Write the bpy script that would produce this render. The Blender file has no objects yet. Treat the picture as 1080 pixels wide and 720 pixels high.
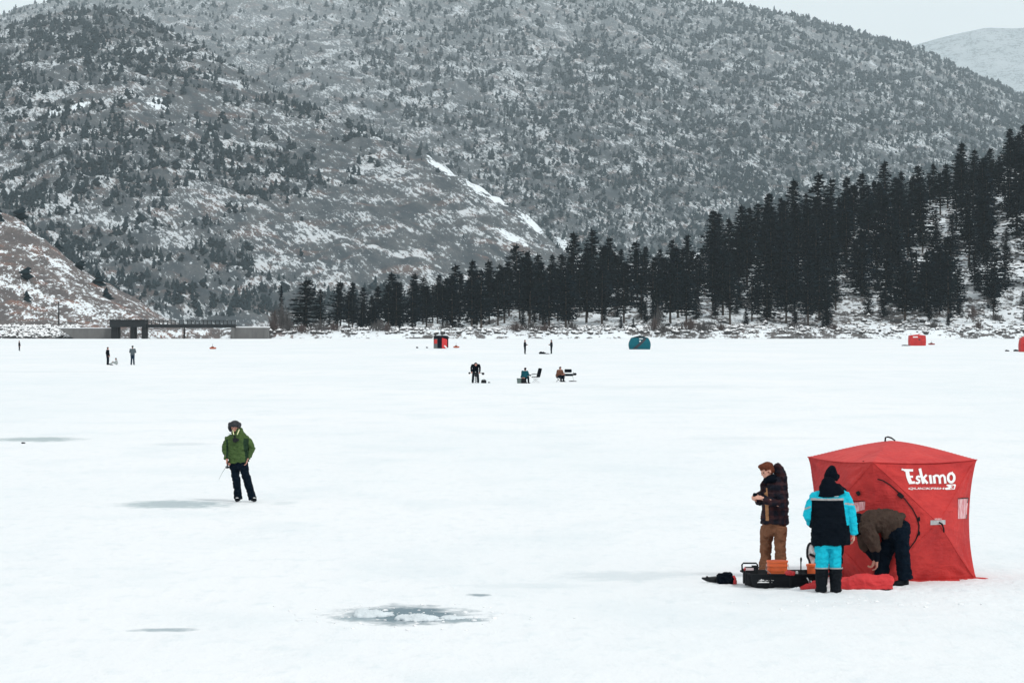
import bpy, bmesh, math, random
import numpy as np
from mathutils import Vector, Matrix
random.seed(7); np.random.seed(7)
scene = bpy.context.scene
COL = scene.collection
R = math.radians
F = 3000.0; CX = 540.0; HY = 345.0; CH = 3.6      # focal length in photo pixels, principal column, horizon row, camera height

def ground(px, py, z=0.0):
    "point at height z seen at a photo pixel"
    d = F*(CH-z)/(py-HY)
    return Vector(((px-CX)/F*d, d, z))
def at(px, py, d):
    return Vector(((px-CX)/F*d, d, CH+(HY-py)/F*d))
def proj(p):
    return CX+p[0]/p[1]*F, HY+(CH-p[2])/p[1]*F

# ---------------------------------------------------------------- noise
_rng = np.random.RandomState(3)
_perm = _rng.permutation(256); _perm = np.concatenate([_perm,_perm,_perm])
_g = _rng.normal(size=(256,3)); _g /= np.linalg.norm(_g,axis=1)[:,None]
def perlin(p):
    p = np.asarray(p,float); i = np.floor(p).astype(int); f = p-i; i &= 255
    u = f*f*f*(f*(f*6-15)+10); r = 0
    for dx in (0,1):
        for dy in (0,1):
            for dz in (0,1):
                h = _perm[_perm[_perm[(i[:,0]+dx)&255]+((i[:,1]+dy)&255)]+((i[:,2]+dz)&255)]
                g = _g[h]; d = f-np.array([dx,dy,dz])
                w = (u[:,0] if dx else 1-u[:,0])*(u[:,1] if dy else 1-u[:,1])*(u[:,2] if dz else 1-u[:,2])
                r = r+w*(g*d).sum(1)
    return r*1.6
def fbm(p, octv=4):
    p = np.asarray(p,float); a = 1.; s = 0; t = 0
    for k in range(octv):
        s = s+a*perlin(p*2**k+k*17.3); t += a; a *= .5
    return s/t
def sstep(x): x = np.clip(x,0,1); return x*x*(3-2*x)

# ---------------------------------------------------------------- object helpers
def tag(o, label=None, cat=None, group=None, kind=None):
    if label: o['label'] = label
    if cat: o['category'] = cat
    if group: o['group'] = group
    if kind: o['kind'] = kind
    return o
def empty(name, loc, label=None, cat=None, group=None, rz=0):
    o = bpy.data.objects.new(name, None); COL.objects.link(o); o.location = loc; o.rotation_euler = (0,0,rz)
    o.empty_display_size = .1
    return tag(o,label,cat,group)
def mesh_from(name, v, f, mats, smooth=False, mi=None):
    me = bpy.data.meshes.new(name); me.from_pydata([tuple(map(float,q)) for q in v], [], [tuple(q) for q in f])
    for m in (mats if isinstance(mats,(list,tuple)) else [mats]): me.materials.append(m)
    if smooth: me.polygons.foreach_set('use_smooth',[True]*len(me.polygons))
    if mi is not None: me.polygons.foreach_set('material_index', np.asarray(mi,dtype=np.int32))
    me.update(); return me
def fast_mesh(name, v, f, mats, smooth=False, mi=None):
    "numpy mesh; f is (M,k) with one k"
    v = np.asarray(v,dtype=np.float32); f = np.asarray(f,dtype=np.int32); k = f.shape[1]
    me = bpy.data.meshes.new(name); me.vertices.add(len(v)); me.vertices.foreach_set('co', v.ravel())
    me.loops.add(f.size); me.loops.foreach_set('vertex_index', f.ravel())
    me.polygons.add(len(f)); me.polygons.foreach_set('loop_start', np.arange(0,f.size,k,dtype=np.int32))
    for m in (mats if isinstance(mats,(list,tuple)) else [mats]): me.materials.append(m)
    if smooth: me.polygons.foreach_set('use_smooth', np.ones(len(f),dtype=bool))
    if mi is not None: me.polygons.foreach_set('material_index', np.asarray(mi,dtype=np.int32))
    me.update(calc_edges=True); me.validate(); return me
def link(name, me, parent=None, loc=None):
    o = bpy.data.objects.new(name, me); COL.objects.link(o)
    if parent is not None: o.parent = parent
    if loc is not None: o.location = loc
    return o
def grid_mesh(name, P, mat, smooth=True, mi=None):
    "P is (rows, cols, 3)"
    r,c,_ = P.shape; i = np.arange(r*c).reshape(r,c)
    f = np.stack([i[:-1,:-1],i[:-1,1:],i[1:,1:],i[1:,:-1]],-1).reshape(-1,4)
    return fast_mesh(name, P.reshape(-1,3), f, mat, smooth, mi)

class MB:
    "collects closed shapes, then becomes one mesh"
    def __init__(s): s.v=[]; s.f=[]; s.m=[]
    def add(s, v, f, mi=0):
        n=len(s.v); s.v += [Vector(q) for q in v]; s.f += [tuple(i+n for i in q) for q in f]; s.m += [mi]*len(f); return s
    def loft(s, rings, right=(1,0,0), n=16, mi=0, cap=True, power=2.0):
        "rings: (centre, half width along right, half width across)"
        C = [Vector(r[0]) for r in rings]; right = Vector(right).normalized(); vs=[]; fs=[]
        for k,r in enumerate(rings):
            T = (C[min(k+1,len(C)-1)]-C[max(k-1,0)]).normalized()
            A = right-T*right.dot(T)
            if A.length<1e-3: A = T.orthogonal()
            A.normalize(); B = T.cross(A)
            for j in range(n):
                t = 2*math.pi*j/n; ct,st = math.cos(t),math.sin(t)
                ca = math.copysign(abs(ct)**(2/power),ct); sa = math.copysign(abs(st)**(2/power),st)
                vs.append(C[k]+A*ca*r[1]+B*sa*r[2])
        for k in range(len(C)-1):
            for j in range(n):
                a=k*n+j; b=k*n+(j+1)%n; fs.append((a,b,b+n,a+n))
        if cap:
            fs.append(tuple(range(n))[::-1]); fs.append(tuple(range((len(C)-1)*n,len(C)*n)))
        return s.add(vs,fs,mi)
    def cap(s, p0, r0, p1, r1, n=12, mi=0):
        p0=Vector(p0); p1=Vector(p1); d=(p1-p0); L=max(d.length,1e-5); d=d/L; rings=[]
        for a in (-75,-50,-25,0): rings.append((p0+d*r0*math.sin(R(a)), r0*math.cos(R(a)), r0*math.cos(R(a))))
        for a in (0,25,50,75): rings.append((p1+d*r1*math.sin(R(a)), r1*math.cos(R(a)), r1*math.cos(R(a))))
        return s.loft(rings, d.orthogonal(), n, mi)
    def tube(s, pts, r, n=8, mi=0):
        pts=[Vector(p) for p in pts]; rr = r if isinstance(r,(list,tuple)) else [r]*len(pts)
        return s.loft([(p,q,q) for p,q in zip(pts,rr)], (.31,.87,.39), n, mi)
    def ell(s, c, r, rot=None, n=16, mi=0):
        c=Vector(c); r=(r,r,r) if not hasattr(r,'__len__') else r; vs=[]; fs=[]; m=n//2
        for i in range(1,m):
            t=math.pi*i/m
            for j in range(n):
                p=2*math.pi*j/n; q=Vector((r[0]*math.sin(t)*math.cos(p), r[1]*math.sin(t)*math.sin(p), r[2]*math.cos(t)))
                vs.append(c+(rot@q if rot else q))
        top=len(vs); q=Vector((0,0,r[2])); vs.append(c+(rot@q if rot else q)); vs.append(c-(rot@q if rot else q))
        for i in range(m-2):
            for j in range(n):
                a=i*n+j; b=i*n+(j+1)%n; fs.append((a,a+n,b+n,b))
        for j in range(n):
            fs.append((top,j,(j+1)%n)); fs.append((top+1,(m-2)*n+(j+1)%n,(m-2)*n+j))
        return s.add(vs,fs,mi)
    def box(s, c, size, rot=None, bev=0.0, mi=0):
        bm=bmesh.new(); bmesh.ops.create_cube(bm,size=1)
        for v in bm.verts: v.co=Vector((v.co.x*size[0],v.co.y*size[1],v.co.z*size[2]))
        if bev: bmesh.ops.bevel(bm,geom=list(bm.edges),offset=bev,segments=2,affect='EDGES')
        bm.verts.ensure_lookup_table(); bm.verts.index_update()
        c=Vector(c); s.add([c+(rot@v.co if rot else v.co) for v in bm.verts],[tuple(v.index for v in f.verts) for f in bm.faces],mi); bm.free(); return s
    def build(s, name, mats, parent=None, loc=None, smooth=False):
        return link(name, mesh_from(name,s.v,s.f,mats,smooth,s.m), parent, loc)

DG = None
def sculpt(name, mb, voxel, mats, parent=None, loc=None, smooth=3, wrinkle=None, paint=None, extra=None):
    "voxel-union of everything in mb into one continuous surface"
    me = mesh_from(name+'_src', mb.v, mb.f, mats)
    bm=bmesh.new(); bm.from_mesh(me); bmesh.ops.recalc_face_normals(bm,faces=bm.faces); bm.to_mesh(me); bm.free()
    o = link(name+'_src', me)
    m = o.modifiers.new('r','REMESH'); m.mode='VOXEL'; m.voxel_size=voxel; m.adaptivity=0
    if smooth:
        m = o.modifiers.new('s','SMOOTH'); m.factor=.5; m.iterations=smooth
    dg = bpy.context.evaluated_depsgraph_get(); dg.update()
    new = bpy.data.meshes.new_from_object(o.evaluated_get(dg)); new.name=name
    bpy.data.objects.remove(o); bpy.data.meshes.remove(me)
    n=len(new.vertices); co=np.empty(n*3); new.vertices.foreach_get('co',co); co=co.reshape(-1,3)
    if wrinkle and n:
        nm=np.empty(n*3); new.vertices.foreach_get('normal',nm); nm=nm.reshape(-1,3); d=0
        for amp,(fx,fy,fz) in wrinkle:
            w = fbm(co*np.array([fx,fy,fz])+5.1,2); d = d+amp*(1-2*np.abs(w)*2.2)
        co = co+nm*d[:,None]
        if extra is not None: co = extra(co)
        new.vertices.foreach_set('co',co.ravel())
    new.materials.clear()
    for m in (mats if isinstance(mats,(list,tuple)) else [mats]): new.materials.append(m)
    k=len(new.polygons); new.polygons.foreach_set('use_smooth',np.ones(k,dtype=bool))
    if paint and k:
        c=np.empty(k*3); new.polygons.foreach_get('center',c)
        new.polygons.foreach_set('material_index', paint(c.reshape(-1,3)).astype(np.int32))
    new.update()
    return link(name,new,parent,loc)

# ---------------------------------------------------------------- materials
class NT:
    def __init__(s, m):
        m.use_nodes=True; s.t=m.node_tree; s.t.nodes.clear()
    def n(s, typ, **kw):
        o=s.t.nodes.new(typ); ins=kw.pop('ins',{})
        for k,v in kw.items(): setattr(o,k,v)
        for k,v in ins.items():
            if isinstance(v,bpy.types.NodeSocket): s.t.links.new(v,o.inputs[k])
            else: o.inputs[k].default_value=v
        return o
    def noise(s, vec, scale, detail=4, rough=.55, dist=0):
        return s.n('ShaderNodeTexNoise', ins={'Vector':vec,'Scale':scale,'Detail':detail,'Roughness':rough,'Distortion':dist}).outputs['Fac']
    def math(s, op, a, b=0.0, clamp=False):
        return s.n('ShaderNodeMath', operation=op, use_clamp=clamp, ins={0:a,1:b}).outputs[0]
    def ramp(s, v, a, b, lo=0.0, hi=1.0):
        return s.n('ShaderNodeMapRange', ins={'Value':v,'From Min':a,'From Max':b,'To Min':lo,'To Max':hi}).outputs[0]
    def mix(s, f, a, b, mode='MIX'):
        o=s.n('ShaderNodeMix', data_type='RGBA', blend_type=mode)
        for k,v in ((0,f),(6,a),(7,b)):
            if isinstance(v,bpy.types.NodeSocket): s.t.links.new(v,o.inputs[k])
            else: o.inputs[k].default_value = v if k==0 else (*v,1) if len(v)==3 else v
        return o.outputs[2]
    def mapping(s, vec, rot=(0,0,0), scale=(1,1,1), loc=(0,0,0)):
        return s.n('ShaderNodeMapping', ins={'Vector':vec,'Rotation':rot,'Scale':scale,'Location':loc}).outputs[0]
    def out(s, col, rough=.8, bump=None, bstr=.3, bdist=.02, spec=.3, metal=0, **kw):
        b=s.n('ShaderNodeBsdfPrincipled', ins={'Roughness':rough,'Metallic':metal,'Specular IOR Level':spec})
        if isinstance(col,bpy.types.NodeSocket): s.t.links.new(col,b.inputs['Base Color'])
        else: b.inputs['Base Color'].default_value=(*col,1)
        for k,v in kw.items():
            b.inputs[k.replace('_',' ')].default_value=v
        if bump is not None:
            bp=s.n('ShaderNodeBump', ins={'Height':bump,'Strength':bstr,'Distance':bdist}); s.t.links.new(bp.outputs[0],b.inputs['Normal'])
        o=s.n('ShaderNodeOutputMaterial'); s.t.links.new(b.outputs[0],o.inputs[0]); return b
def new_mat(name):
    m=bpy.data.materials.new(name); return m, NT(m)
def cloth(name, c, c2=None, scale=9, rough=.9, bump=.35, bdist=.01, spec=.05):
    m,t=new_mat(name); co=t.n('ShaderNodeTexCoord').outputs['Object']
    n=t.noise(co,scale,5,.6); fine=t.noise(co,scale*16,3,.6)
    c2 = c2 or tuple(x*.62 for x in c)
    col=t.mix(t.ramp(n,.3,.7),c2,c); col=t.mix(t.ramp(fine,.3,.7,0,.22),col,tuple(min(1,x*1.5+.001) for x in c))
    h=t.math('ADD',t.math('MULTIPLY',n,1.0),t.math('MULTIPLY',fine,.15))
    t.out(col,rough,h,bump,bdist*3,spec); return m
def simple(name, c, rough=.6, spec=.4, metal=0, var=.25, scale=20):
    m,t=new_mat(name); co=t.n('ShaderNodeTexCoord').outputs['Object']
    n=t.noise(co,scale,4,.6); col=t.mix(t.ramp(n,.3,.7),tuple(x*(1-var) for x in c),tuple(min(1,x*(1+var*.5)) for x in c))
    t.out(col,rough,n,.15,.01,spec,metal); return m
SNOW=(.85,.872,.892)
HAZE_DENSITY=0.00003
# ================================================================ camera, light, air
cam_d=bpy.data.cameras.new('camera'); cam=bpy.data.objects.new('camera',cam_d); COL.objects.link(cam)
cam_d.sensor_width=36; cam_d.lens=100; cam_d.clip_start=.5; cam_d.clip_end=40000
cam.location=(0,0,CH); cam.rotation_euler=(R(90)-math.atan(15/3000),0,0); scene.camera=cam

SUN_EL, SUN_AZ = R(50), R(138)       # azimuth clockwise from +Y: behind the camera, to its right
sd=bpy.data.lights.new('sun','SUN'); sd.energy=1.5; sd.angle=R(12); sd.color=(1,.97,.93)
sun=bpy.data.objects.new('sun',sd); COL.objects.link(sun)
dirv=Vector((math.sin(SUN_AZ)*math.cos(SUN_EL), math.cos(SUN_AZ)*math.cos(SUN_EL), math.sin(SUN_EL)))
sun.rotation_euler=dirv.to_track_quat('Z','Y').to_euler(); sun.location=(0,-20,60)

w=bpy.data.worlds.new('World'); scene.world=w; w.use_nodes=True
nt=w.node_tree; nt.nodes.clear()
sky=nt.nodes.new('ShaderNodeTexSky'); sky.sky_type='NISHITA'; sky.sun_disc=False; sky.sun_elevation=SUN_EL; sky.sun_rotation=SUN_AZ
sky.air_density=1.0; sky.dust_density=3.0
tc=nt.nodes.new('ShaderNodeTexCoord'); nz=nt.nodes.new('ShaderNodeTexNoise'); nz.inputs['Scale'].default_value=2.2; nz.inputs['Detail'].default_value=5
mp=nt.nodes.new('ShaderNodeMapping'); mp.inputs['Scale'].default_value=(1,1,3.5); nt.links.new(tc.outputs['Generated'],mp.inputs[0]); nt.links.new(mp.outputs[0],nz.inputs['Vector'])
cr=nt.nodes.new('ShaderNodeMix'); cr.data_type='RGBA'; cr.inputs[6].default_value=(6.95,7.15,7.2,1); cr.inputs[7].default_value=(8.2,8.35,8.3,1)
nt.links.new(nz.outputs['Fac'],cr.inputs[0])
mx=nt.nodes.new('ShaderNodeMix'); mx.data_type='RGBA'; mx.inputs[0].default_value=.93
nt.links.new(sky.outputs[0],mx.inputs[6]); nt.links.new(cr.outputs[2],mx.inputs[7])
sz=nt.nodes.new('ShaderNodeSeparateXYZ'); nt.links.new(tc.outputs['Generated'],sz.inputs[0])
mr=nt.nodes.new('ShaderNodeMapRange'); mr.inputs['From Min'].default_value=.05; mr.inputs['From Max'].default_value=1; mr.inputs['To Min'].default_value=1.58; mr.inputs['To Max'].default_value=1.22; nt.links.new(sz.outputs[2],mr.inputs[0])
vm=nt.nodes.new('ShaderNodeVectorMath'); vm.operation='SCALE'; nt.links.new(mx.outputs[2],vm.inputs[0]); nt.links.new(mr.outputs[0],vm.inputs['Scale']); mx=vm
bg=nt.nodes.new('ShaderNodeBackground'); bg.inputs[1].default_value=.094; ow=nt.nodes.new('ShaderNodeOutputWorld')
nt.links.new(mx.outputs[0],bg.inputs[0]); nt.links.new(bg.outputs[0],ow.inputs[0])

scene.view_settings.view_transform='Standard'; scene.view_settings.look='None'; scene.view_settings.gamma=1; scene.view_settings.exposure=-.15
scene.render.engine='CYCLES'
cy=scene.cycles; cy.use_denoising=True; cy.max_bounces=6; cy.diffuse_bounces=3; cy.glossy_bounces=2; cy.transmission_bounces=2; cy.volume_bounces=2; cy.transparent_max_bounces=4
cy.sample_clamp_indirect=4
try: cy.denoiser='OPENIMAGEDENOISE'
except Exception: pass

hm,t=new_mat('hazy_air')
pv=t.n('ShaderNodeVolumePrincipled', ins={'Color':(.80,.94,1.0,1),'Density':HAZE_DENSITY,'Anisotropy':.15})
o=t.n('ShaderNodeOutputMaterial'); t.t.links.new(pv.outputs[0],o.inputs['Volume'])
b=MB(); x0,x1,y0,y1,z0,z1=-8000,15000,-300,29000,-42,3700
b.box(((x0+x1)/2,(y0+y1)/2,(z0+z1)/2),(x1-x0,y1-y0,z1-z0))
hz=b.build('haze',hm); tag(hz,'pale snowy haze over the lake that fades the far mountain','haze',kind='stuff')

# ================================================================ frozen lake
def lake_mat():
    m,t=new_mat('lake_snow'); co=t.n('ShaderNodeTexCoord').outputs['Object']
    big=t.noise(t.mapping(co,scale=(.05,.02,1)),1,5,.6); mid=t.noise(t.mapping(co,scale=(.35,.16,1)),1,6,.62); fine=t.noise(t.mapping(co,scale=(3.2,1.3,1)),1,6,.65)
    grit=t.noise(co,14,5,.7)
    col=t.mix(t.ramp(big,.35,.68),SNOW,(.77,.825,.855)); 
    col=t.mix(t.ramp(mid,.50,.68,0,.55),col,(.71,.78,.815)); col=t.mix(t.ramp(fine,.53,.74,0,.6),col,(.66,.74,.78))
    sx=t.n('ShaderNodeSeparateXYZ',ins={0:co})
    # bare wind-swept ice: (px,py,half width px, half height px, darkness, colour)
    wob=t.noise(t.mapping(co,scale=(.9,.45,1)),1,6,.7,.6); wob2=t.noise(t.mapping(co,scale=(3,2.6,1)),1,5,.7)
    for px,py,hw,hh,dk,c in ICE:
        p=ground(px,py); rx=hw/F*p.y; ry=F*CH/(py-hh-HY)-p.y
        a=t.math('DIVIDE',t.math('SUBTRACT',sx.outputs[0],p.x),rx); b_=t.math('DIVIDE',t.math('SUBTRACT',sx.outputs[1],p.y),ry)
        r2=t.math('SQRT',t.math('ADD',t.math('MULTIPLY',a,a),t.math('MULTIPLY',b_,b_)))
        v=t.math('ADD',r2,t.math('MULTIPLY',t.math('SUBTRACT',wob,.5),1.0)); v=t.math('ADD',v,t.math('MULTIPLY',t.math('SUBTRACT',wob2,.5),1.7))
        msk=t.ramp(v,1.15,.55,0,dk); col=t.mix(msk,col,c)
    h=t.math('ADD',t.math('MULTIPLY',mid,1.0),t.math('ADD',t.math('MULTIPLY',fine,.35),t.math('MULTIPLY',grit,.06)))
    t.out(col,.65,h,.8,.14,.25); return m
ICE=[(428,648,74,10,1.0,(.15,.22,.26)),(488,653,32,2.6,.9,(.26,.34,.38)),(375,652,26,3,.8,(.3,.38,.42)),(506,627,14,1.6,.9,(.22,.29,.33)),(186,531,62,4.4,.95,(.40,.48,.51)),(172,663.5,36,2.0,.9,(.34,.42,.46)),(40,463,48,2.3,.9,(.38,.46,.48)),
     (660,607,74,5.5,.5,(.55,.63,.67)),(850,632,120,9,.16,(.55,.63,.67)),(300,530,14,2.,.3,(.45,.55,.58)),(190,468,34,1.5,.4,(.5,.58,.62)),(560,617,60,3,.22,(.5,.6,.64)),(60,392,70,1.,.22,(.5,.6,.64)),(990,600,90,6,.1,(.5,.6,.64)),(700,408,120,1.6,.18,(.5,.6,.64)),(800,462,90,2.,.18,(.55,.63,.67))]
LAKE_MAT=lake_mat()
us=np.linspace(-1900,3000,260); ds=np.concatenate([[3],np.geomspace(9,899,420)])
U,D=np.meshgrid(us,ds); X=(U-CX)/F*D; p=np.stack([X.ravel(),D.ravel(),0*X.ravel()],1)
Z=(.05*fbm(p*[.05,.03,1],3)+.025*fbm(p*[.4,.22,1]+9,3)).reshape(X.shape)
# keep the snow level under the people and gear in the foreground
Zl=np.where((D>30)&(D<66),Z*.35,Z)
lake=link('frozen_lake',grid_mesh('frozen_lake',np.stack([X,D,Zl-.004],-1),LAKE_MAT)); tag(lake,kind='structure')
g=link('ground',mesh_from('ground',[(-30000,-2000,-1.2),(30000,-2000,-1.2),(30000,30000,-1.2),(-30000,30000,-1.2)],[(0,1,2,3)],simple('packed_snow',SNOW,.8,.1,var=.05,scale=.02))); tag(g,kind='structure')

# trodden snow under the camp: a finer sheet whose edges dip below the lake
xs=np.arange(.6,9.4,.045); ys=np.arange(35.4,44.5,.045); XX,YY=np.meshgrid(xs,ys); q=np.stack([XX.ravel(),YY.ravel(),0*XX.ravel()],1)
n1=fbm(q*[1.6,1.3,1],4).reshape(XX.shape); n2=(1-2.6*np.abs(fbm(q*[5,4,1]+3,3))).reshape(XX.shape); n3=fbm(q*[11,9,1]+8,2).reshape(XX.shape)
ed=np.clip(np.minimum(np.minimum(XX-.6,9.36-XX)/2.2,np.minimum(YY-35.4,44.4-YY)/2.4),0,1); ed=sstep(ed*(1+.5*n1))
core=np.exp(-((XX-4.9)/2.4)**2-((YY-39.3)/1.9)**2)
zz=-.05+.062*ed+ed*(.012*n1+(.008+.022*core)*n2*.6+(.004+.012*core)*n3)
ts=link('trodden_snow',grid_mesh('trodden_snow',np.stack([XX,YY,zz],-1),LAKE_MAT)); tag(ts,kind='structure')
# ================================================================ terrain
def curve(pts): xs=[a for a,_ in pts]; ys=[b for _,b in pts]; return lambda u: np.interp(u,xs,ys)
E_R=curve([(230,0),(330,4),(400,12),(500,24),(600,48),(680,58),(750,72),(830,92),(900,106),(960,118),(1010,130),(1060,158),(1120,185),(1300,240),(1700,260)])
E_L=curve([(-600,190),(-100,135),(-30,119),(0,110),(24,104),(34,92),(48,86),(62,76),(90,52),(130,28),(168,10),(200,0)])
def land(u,d):
    u=np.asarray(u,float); d=np.asarray(d,float)
    p=np.stack([(u-CX)/F*d, d, 0*d],-1).reshape(-1,3)
    n1=fbm(p*.02,4).reshape(u.shape); n2=fbm(p*.09+4,3).reshape(u.shape); n3=fbm(p*.3+8,3).reshape(u.shape)
    def hill(E,Dc,d0=902,end=1700):
        zr=E(u)*Dc/F+3.6*np.clip(E(u)/20,0,1); up=sstep((d-d0)/(Dc-d0))**.85; dn=1-sstep((d-Dc)/(end-Dc)); return zr*np.where(d<Dc,up,dn)
    z=2.6*sstep((d-897)/9)+np.maximum(hill(E_R,1250),hill(E_L,1180,905,1600))
    amp=sstep((d-897)/40)
    z=z+amp*(3.0*n1*np.clip(z/12,.15,1.6)+1.3*n2)+sstep((d-897)/6)*.5*n3
    return np.where(d<898,-.6,z)
Dc_=curve([(-600,5600),(130,5600),(380,4300),(600,3400),(760,2900)])
E_C=curve([(-900,280),(-200,290),(0,316),(60,332),(130,338),(200,305),(300,246),(380,212),(440,187),(500,158),(560,119),(610,76),(680,20),(740,0)])
E_D=curve([(-900,300),(-200,305),(0,330),(30,340),(60,347),(120,368),(250,395),(400,402),(550,395),(650,374),(732,346),(820,334),(890,316),(965,296),(1015,274),(1080,244),(1200,190),(1500,90),(1900,0)])
E_D2=E_D
def mount(u,d):
    u=np.asarray(u,float); d=np.asarray(d,float)
    X=(u-CX)/F*d; p=np.stack([X,d,0*d],-1).reshape(-1,3)
    n=fbm(p*.0016+2,4).reshape(u.shape); rid=(1-2.4*np.abs(fbm(p*[.0032,.0011,1]+7,4))).reshape(u.shape); n3=fbm(p*.012,4).reshape(u.shape); n4=fbm(p*.035+3,3).reshape(u.shape); n5=fbm(p*[.011,.004,1]+5,3).reshape(u.shape)
    def lay(E,Dr,Db,pw):
        zr=E(u)*Dr/F; t=(d-Db)/(Dr-Db); up=np.clip(t,0,1)**pw; dn=1-.7*sstep((t-1)*1.1); return zr*np.where(t<1,up,dn), np.clip(t,0,1)
    zc,tc_=lay(E_C,Dc_(u),2700,.95); zd,td=lay(E_D,9500,5000,.95)
    zc=zc+ (24*n+16*rid)*tc_*(1-tc_**4); zd=zd+(60*n+75*rid)*td*(1-td**5)
    z=np.maximum(zc,zd)+(12*n3+8*n4-22*np.abs(n5))*np.clip((d-2250)/200,0,1)
    return z-1.0*(d<2260)
def slope_mat(name, rocks, snowcut, fs, streak=(1,1,1), rot=(0,0,0), patch=None, band=(.05,.0),smax=.97):
    m,t=new_mat(name); co=t.n('ShaderNodeTexCoord').outputs['Object']
    v=t.mapping(t.mapping(co,rot=rot),scale=streak)
    big=t.noise(co,fs*.045,4,.55); med=t.noise(v,fs*.28,5,.62); f1=t.noise(v,fs,6,.68); f2=t.noise(v,fs*2.7,4,.65); 
    rk=t.mix(t.ramp(med,.38,.62),rocks[0],rocks[1]); rk=t.mix(t.ramp(t.noise(co,fs*.09,4,.6),.53,.66),rk,rocks[2]); rk=t.mix(t.ramp(f2,.35,.65,0,.6),rk,rocks[3])
    s=t.math('ADD',t.math('MULTIPLY',f1,.62),t.math('ADD',t.math('MULTIPLY',f2,.38),t.math('MULTIPLY',t.math('SUBTRACT',big,.5),band[0])))
    s=t.math('ADD',s,t.math('MULTIPLY',t.math('SUBTRACT',med,.5),.28))
    msk=t.ramp(s,snowcut,snowcut+.05); 
    msk=t.math('MULTIPLY',msk,smax)
    if patch:
        sx=t.n('ShaderNodeSeparateXYZ',ins={0:co})
        for (c,rx,ry,a) in patch:
            dx=t.math('SUBTRACT',sx.outputs[0],c[0]); dz=t.math('SUBTRACT',sx.outputs[2],c[1]); ca,sa=math.cos(a),math.sin(a)
            q1=t.math('DIVIDE',t.math('ADD',t.math('MULTIPLY',dx,ca),t.math('MULTIPLY',dz,sa)),rx); q2=t.math('DIVIDE',t.math('SUBTRACT',t.math('MULTIPLY',dz,ca),t.math('MULTIPLY',dx,sa)),ry)
            rr=t.math('SQRT',t.math('ADD',t.math('MULTIPLY',q1,q1),t.math('MULTIPLY',q2,q2))); rr=t.math('ADD',rr,t.math('MULTIPLY',t.math('SUBTRACT',f1,.5),4.2))
            msk=t.math('MAXIMUM',msk,t.ramp(rr,1.,.75))
    if name=='mountain_slope':     # high ground paler: thickening haze put into the snow cover
        hz_=t.n('ShaderNodeSeparateXYZ',ins={0:co}).outputs[2]; msk=t.math('MAXIMUM',msk,t.math('MULTIPLY',t.ramp(hz_,420,1150,0,.38),t.ramp(f2,.35,.6)))
    col=t.mix(msk,rk,(.80,.86,.90))
    t.out(col,.9,t.math('ADD',f1,t.math('MULTIPLY',f2,.4)),.6,1.6/fs*.12,.1); return m
def hit(px,py):
    d=np.arange(2270,9000,10.); z=mount(np.full(len(d),float(px)),d); d=d; k=np.argmax(z>=CH+(HY-py)/F*d-1.); return (px-CX)/F*d[k],z[k],d[k]
PATCH=[]
for px,py,rx,ry,a in ((505,196,24,6,-36),(562,236,22,3.6,-36),(540,250,22,3.2,-30),(598,262,18,5,-38),(465,176,24,3,-34),(524,212,16,3,-36),(610,278,14,4,-30),(165,110,14,4,-40),(60,118,9,5,-60),(84,112,7,6,-70)):
    x_,z_,d_=hit(px,py); PATCH.append(((x_,z_),rx*.85*d_/F,ry*1.7*d_/F,R(a)))
MOUNTAIN_MAT=slope_mat('mountain_slope',[(.060,.074,.084),(.135,.143,.146),(.16,.118,.105),(.036,.046,.054)],.53,.26,streak=(.45,.05,1.1),rot=(0,R(-38),0),band=(.45,0),smax=.66,
    patch=PATCH)
us=np.linspace(-900,2100,680); ds=np.geomspace(2240,11500,520)
U,D=np.meshgrid(us,ds); Z=mount(U,D)
mo=link('mountain',grid_mesh('mountain',np.stack([(U-CX)/F*D,D,Z],-1),MOUNTAIN_MAT)); tag(mo,kind='structure')
# one pale mountain far behind
E_F=curve([(300,200),(700,235),(850,270),(940,292),(1000,309),(1040,318),(1070,317),(1110,322),(1200,345),(1330,325),(1500,270),(1900,150)])
us=np.linspace(300,1900,220); ds=np.linspace(18500,27500,60); U,D=np.meshgrid(us,ds)
tt=(D-18500)/5000; Z=E_F(U)*23500/F*np.where(tt<1,np.clip(tt,0,1)**.9,1-.5*(tt-1)); p=np.stack([U*5,D,0*D],-1).reshape(-1,3)
Z=Z+fbm(p*.0006,5).reshape(U.shape)*180*np.clip(tt,0,1)*np.clip(abs(1-tt)*3,.25,1)
FM=slope_mat('far_mountain_slope',[(.10,.115,.12),(.15,.16,.16),(.26,.27,.28),(.22,.23,.24)],.44,.03,smax=.4)
fm=link('far_mountain',grid_mesh('far_mountain',np.stack([(U-CX)/F*D,D,Z],-1),FM)); tag(fm,kind='structure')
# shore: rocky brown slope on the left, snowy wooded hill on the right
LEFT_MAT=slope_mat('rocky_slope',[(.13,.12,.12),(.18,.155,.145),(.27,.155,.12),(.06,.06,.065)],.524,.75,streak=(.6,.12,1.3),rot=(0,R(-33),0),band=(.35,0))
RIGHT_MAT=slope_mat('snowy_slope',[(.10,.10,.10),(.16,.15,.145),(.17,.13,.12),(.045,.045,.05)],.462,.5,streak=(.6,.15,1.3),band=(.35,0))
ds=np.concatenate([[894],np.linspace(897,920,22),np.geomspace(922,1720,120)])
for nm,u0,u1,mt in (('rocky_hillside',-700,232,LEFT_MAT),('wooded_hillside',232,2000,RIGHT_MAT)):
    us=np.arange(u0,u1+.1,4.); U,D=np.meshgrid(us,ds); Z=land(U,D)
    o=link(nm,grid_mesh(nm,np.stack([(U-CX)/F*D,D,Z],-1),mt)); tag(o,kind='structure')
def land1(u,d): return float(land(np.array([u]),np.array([d]))[0])
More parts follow.
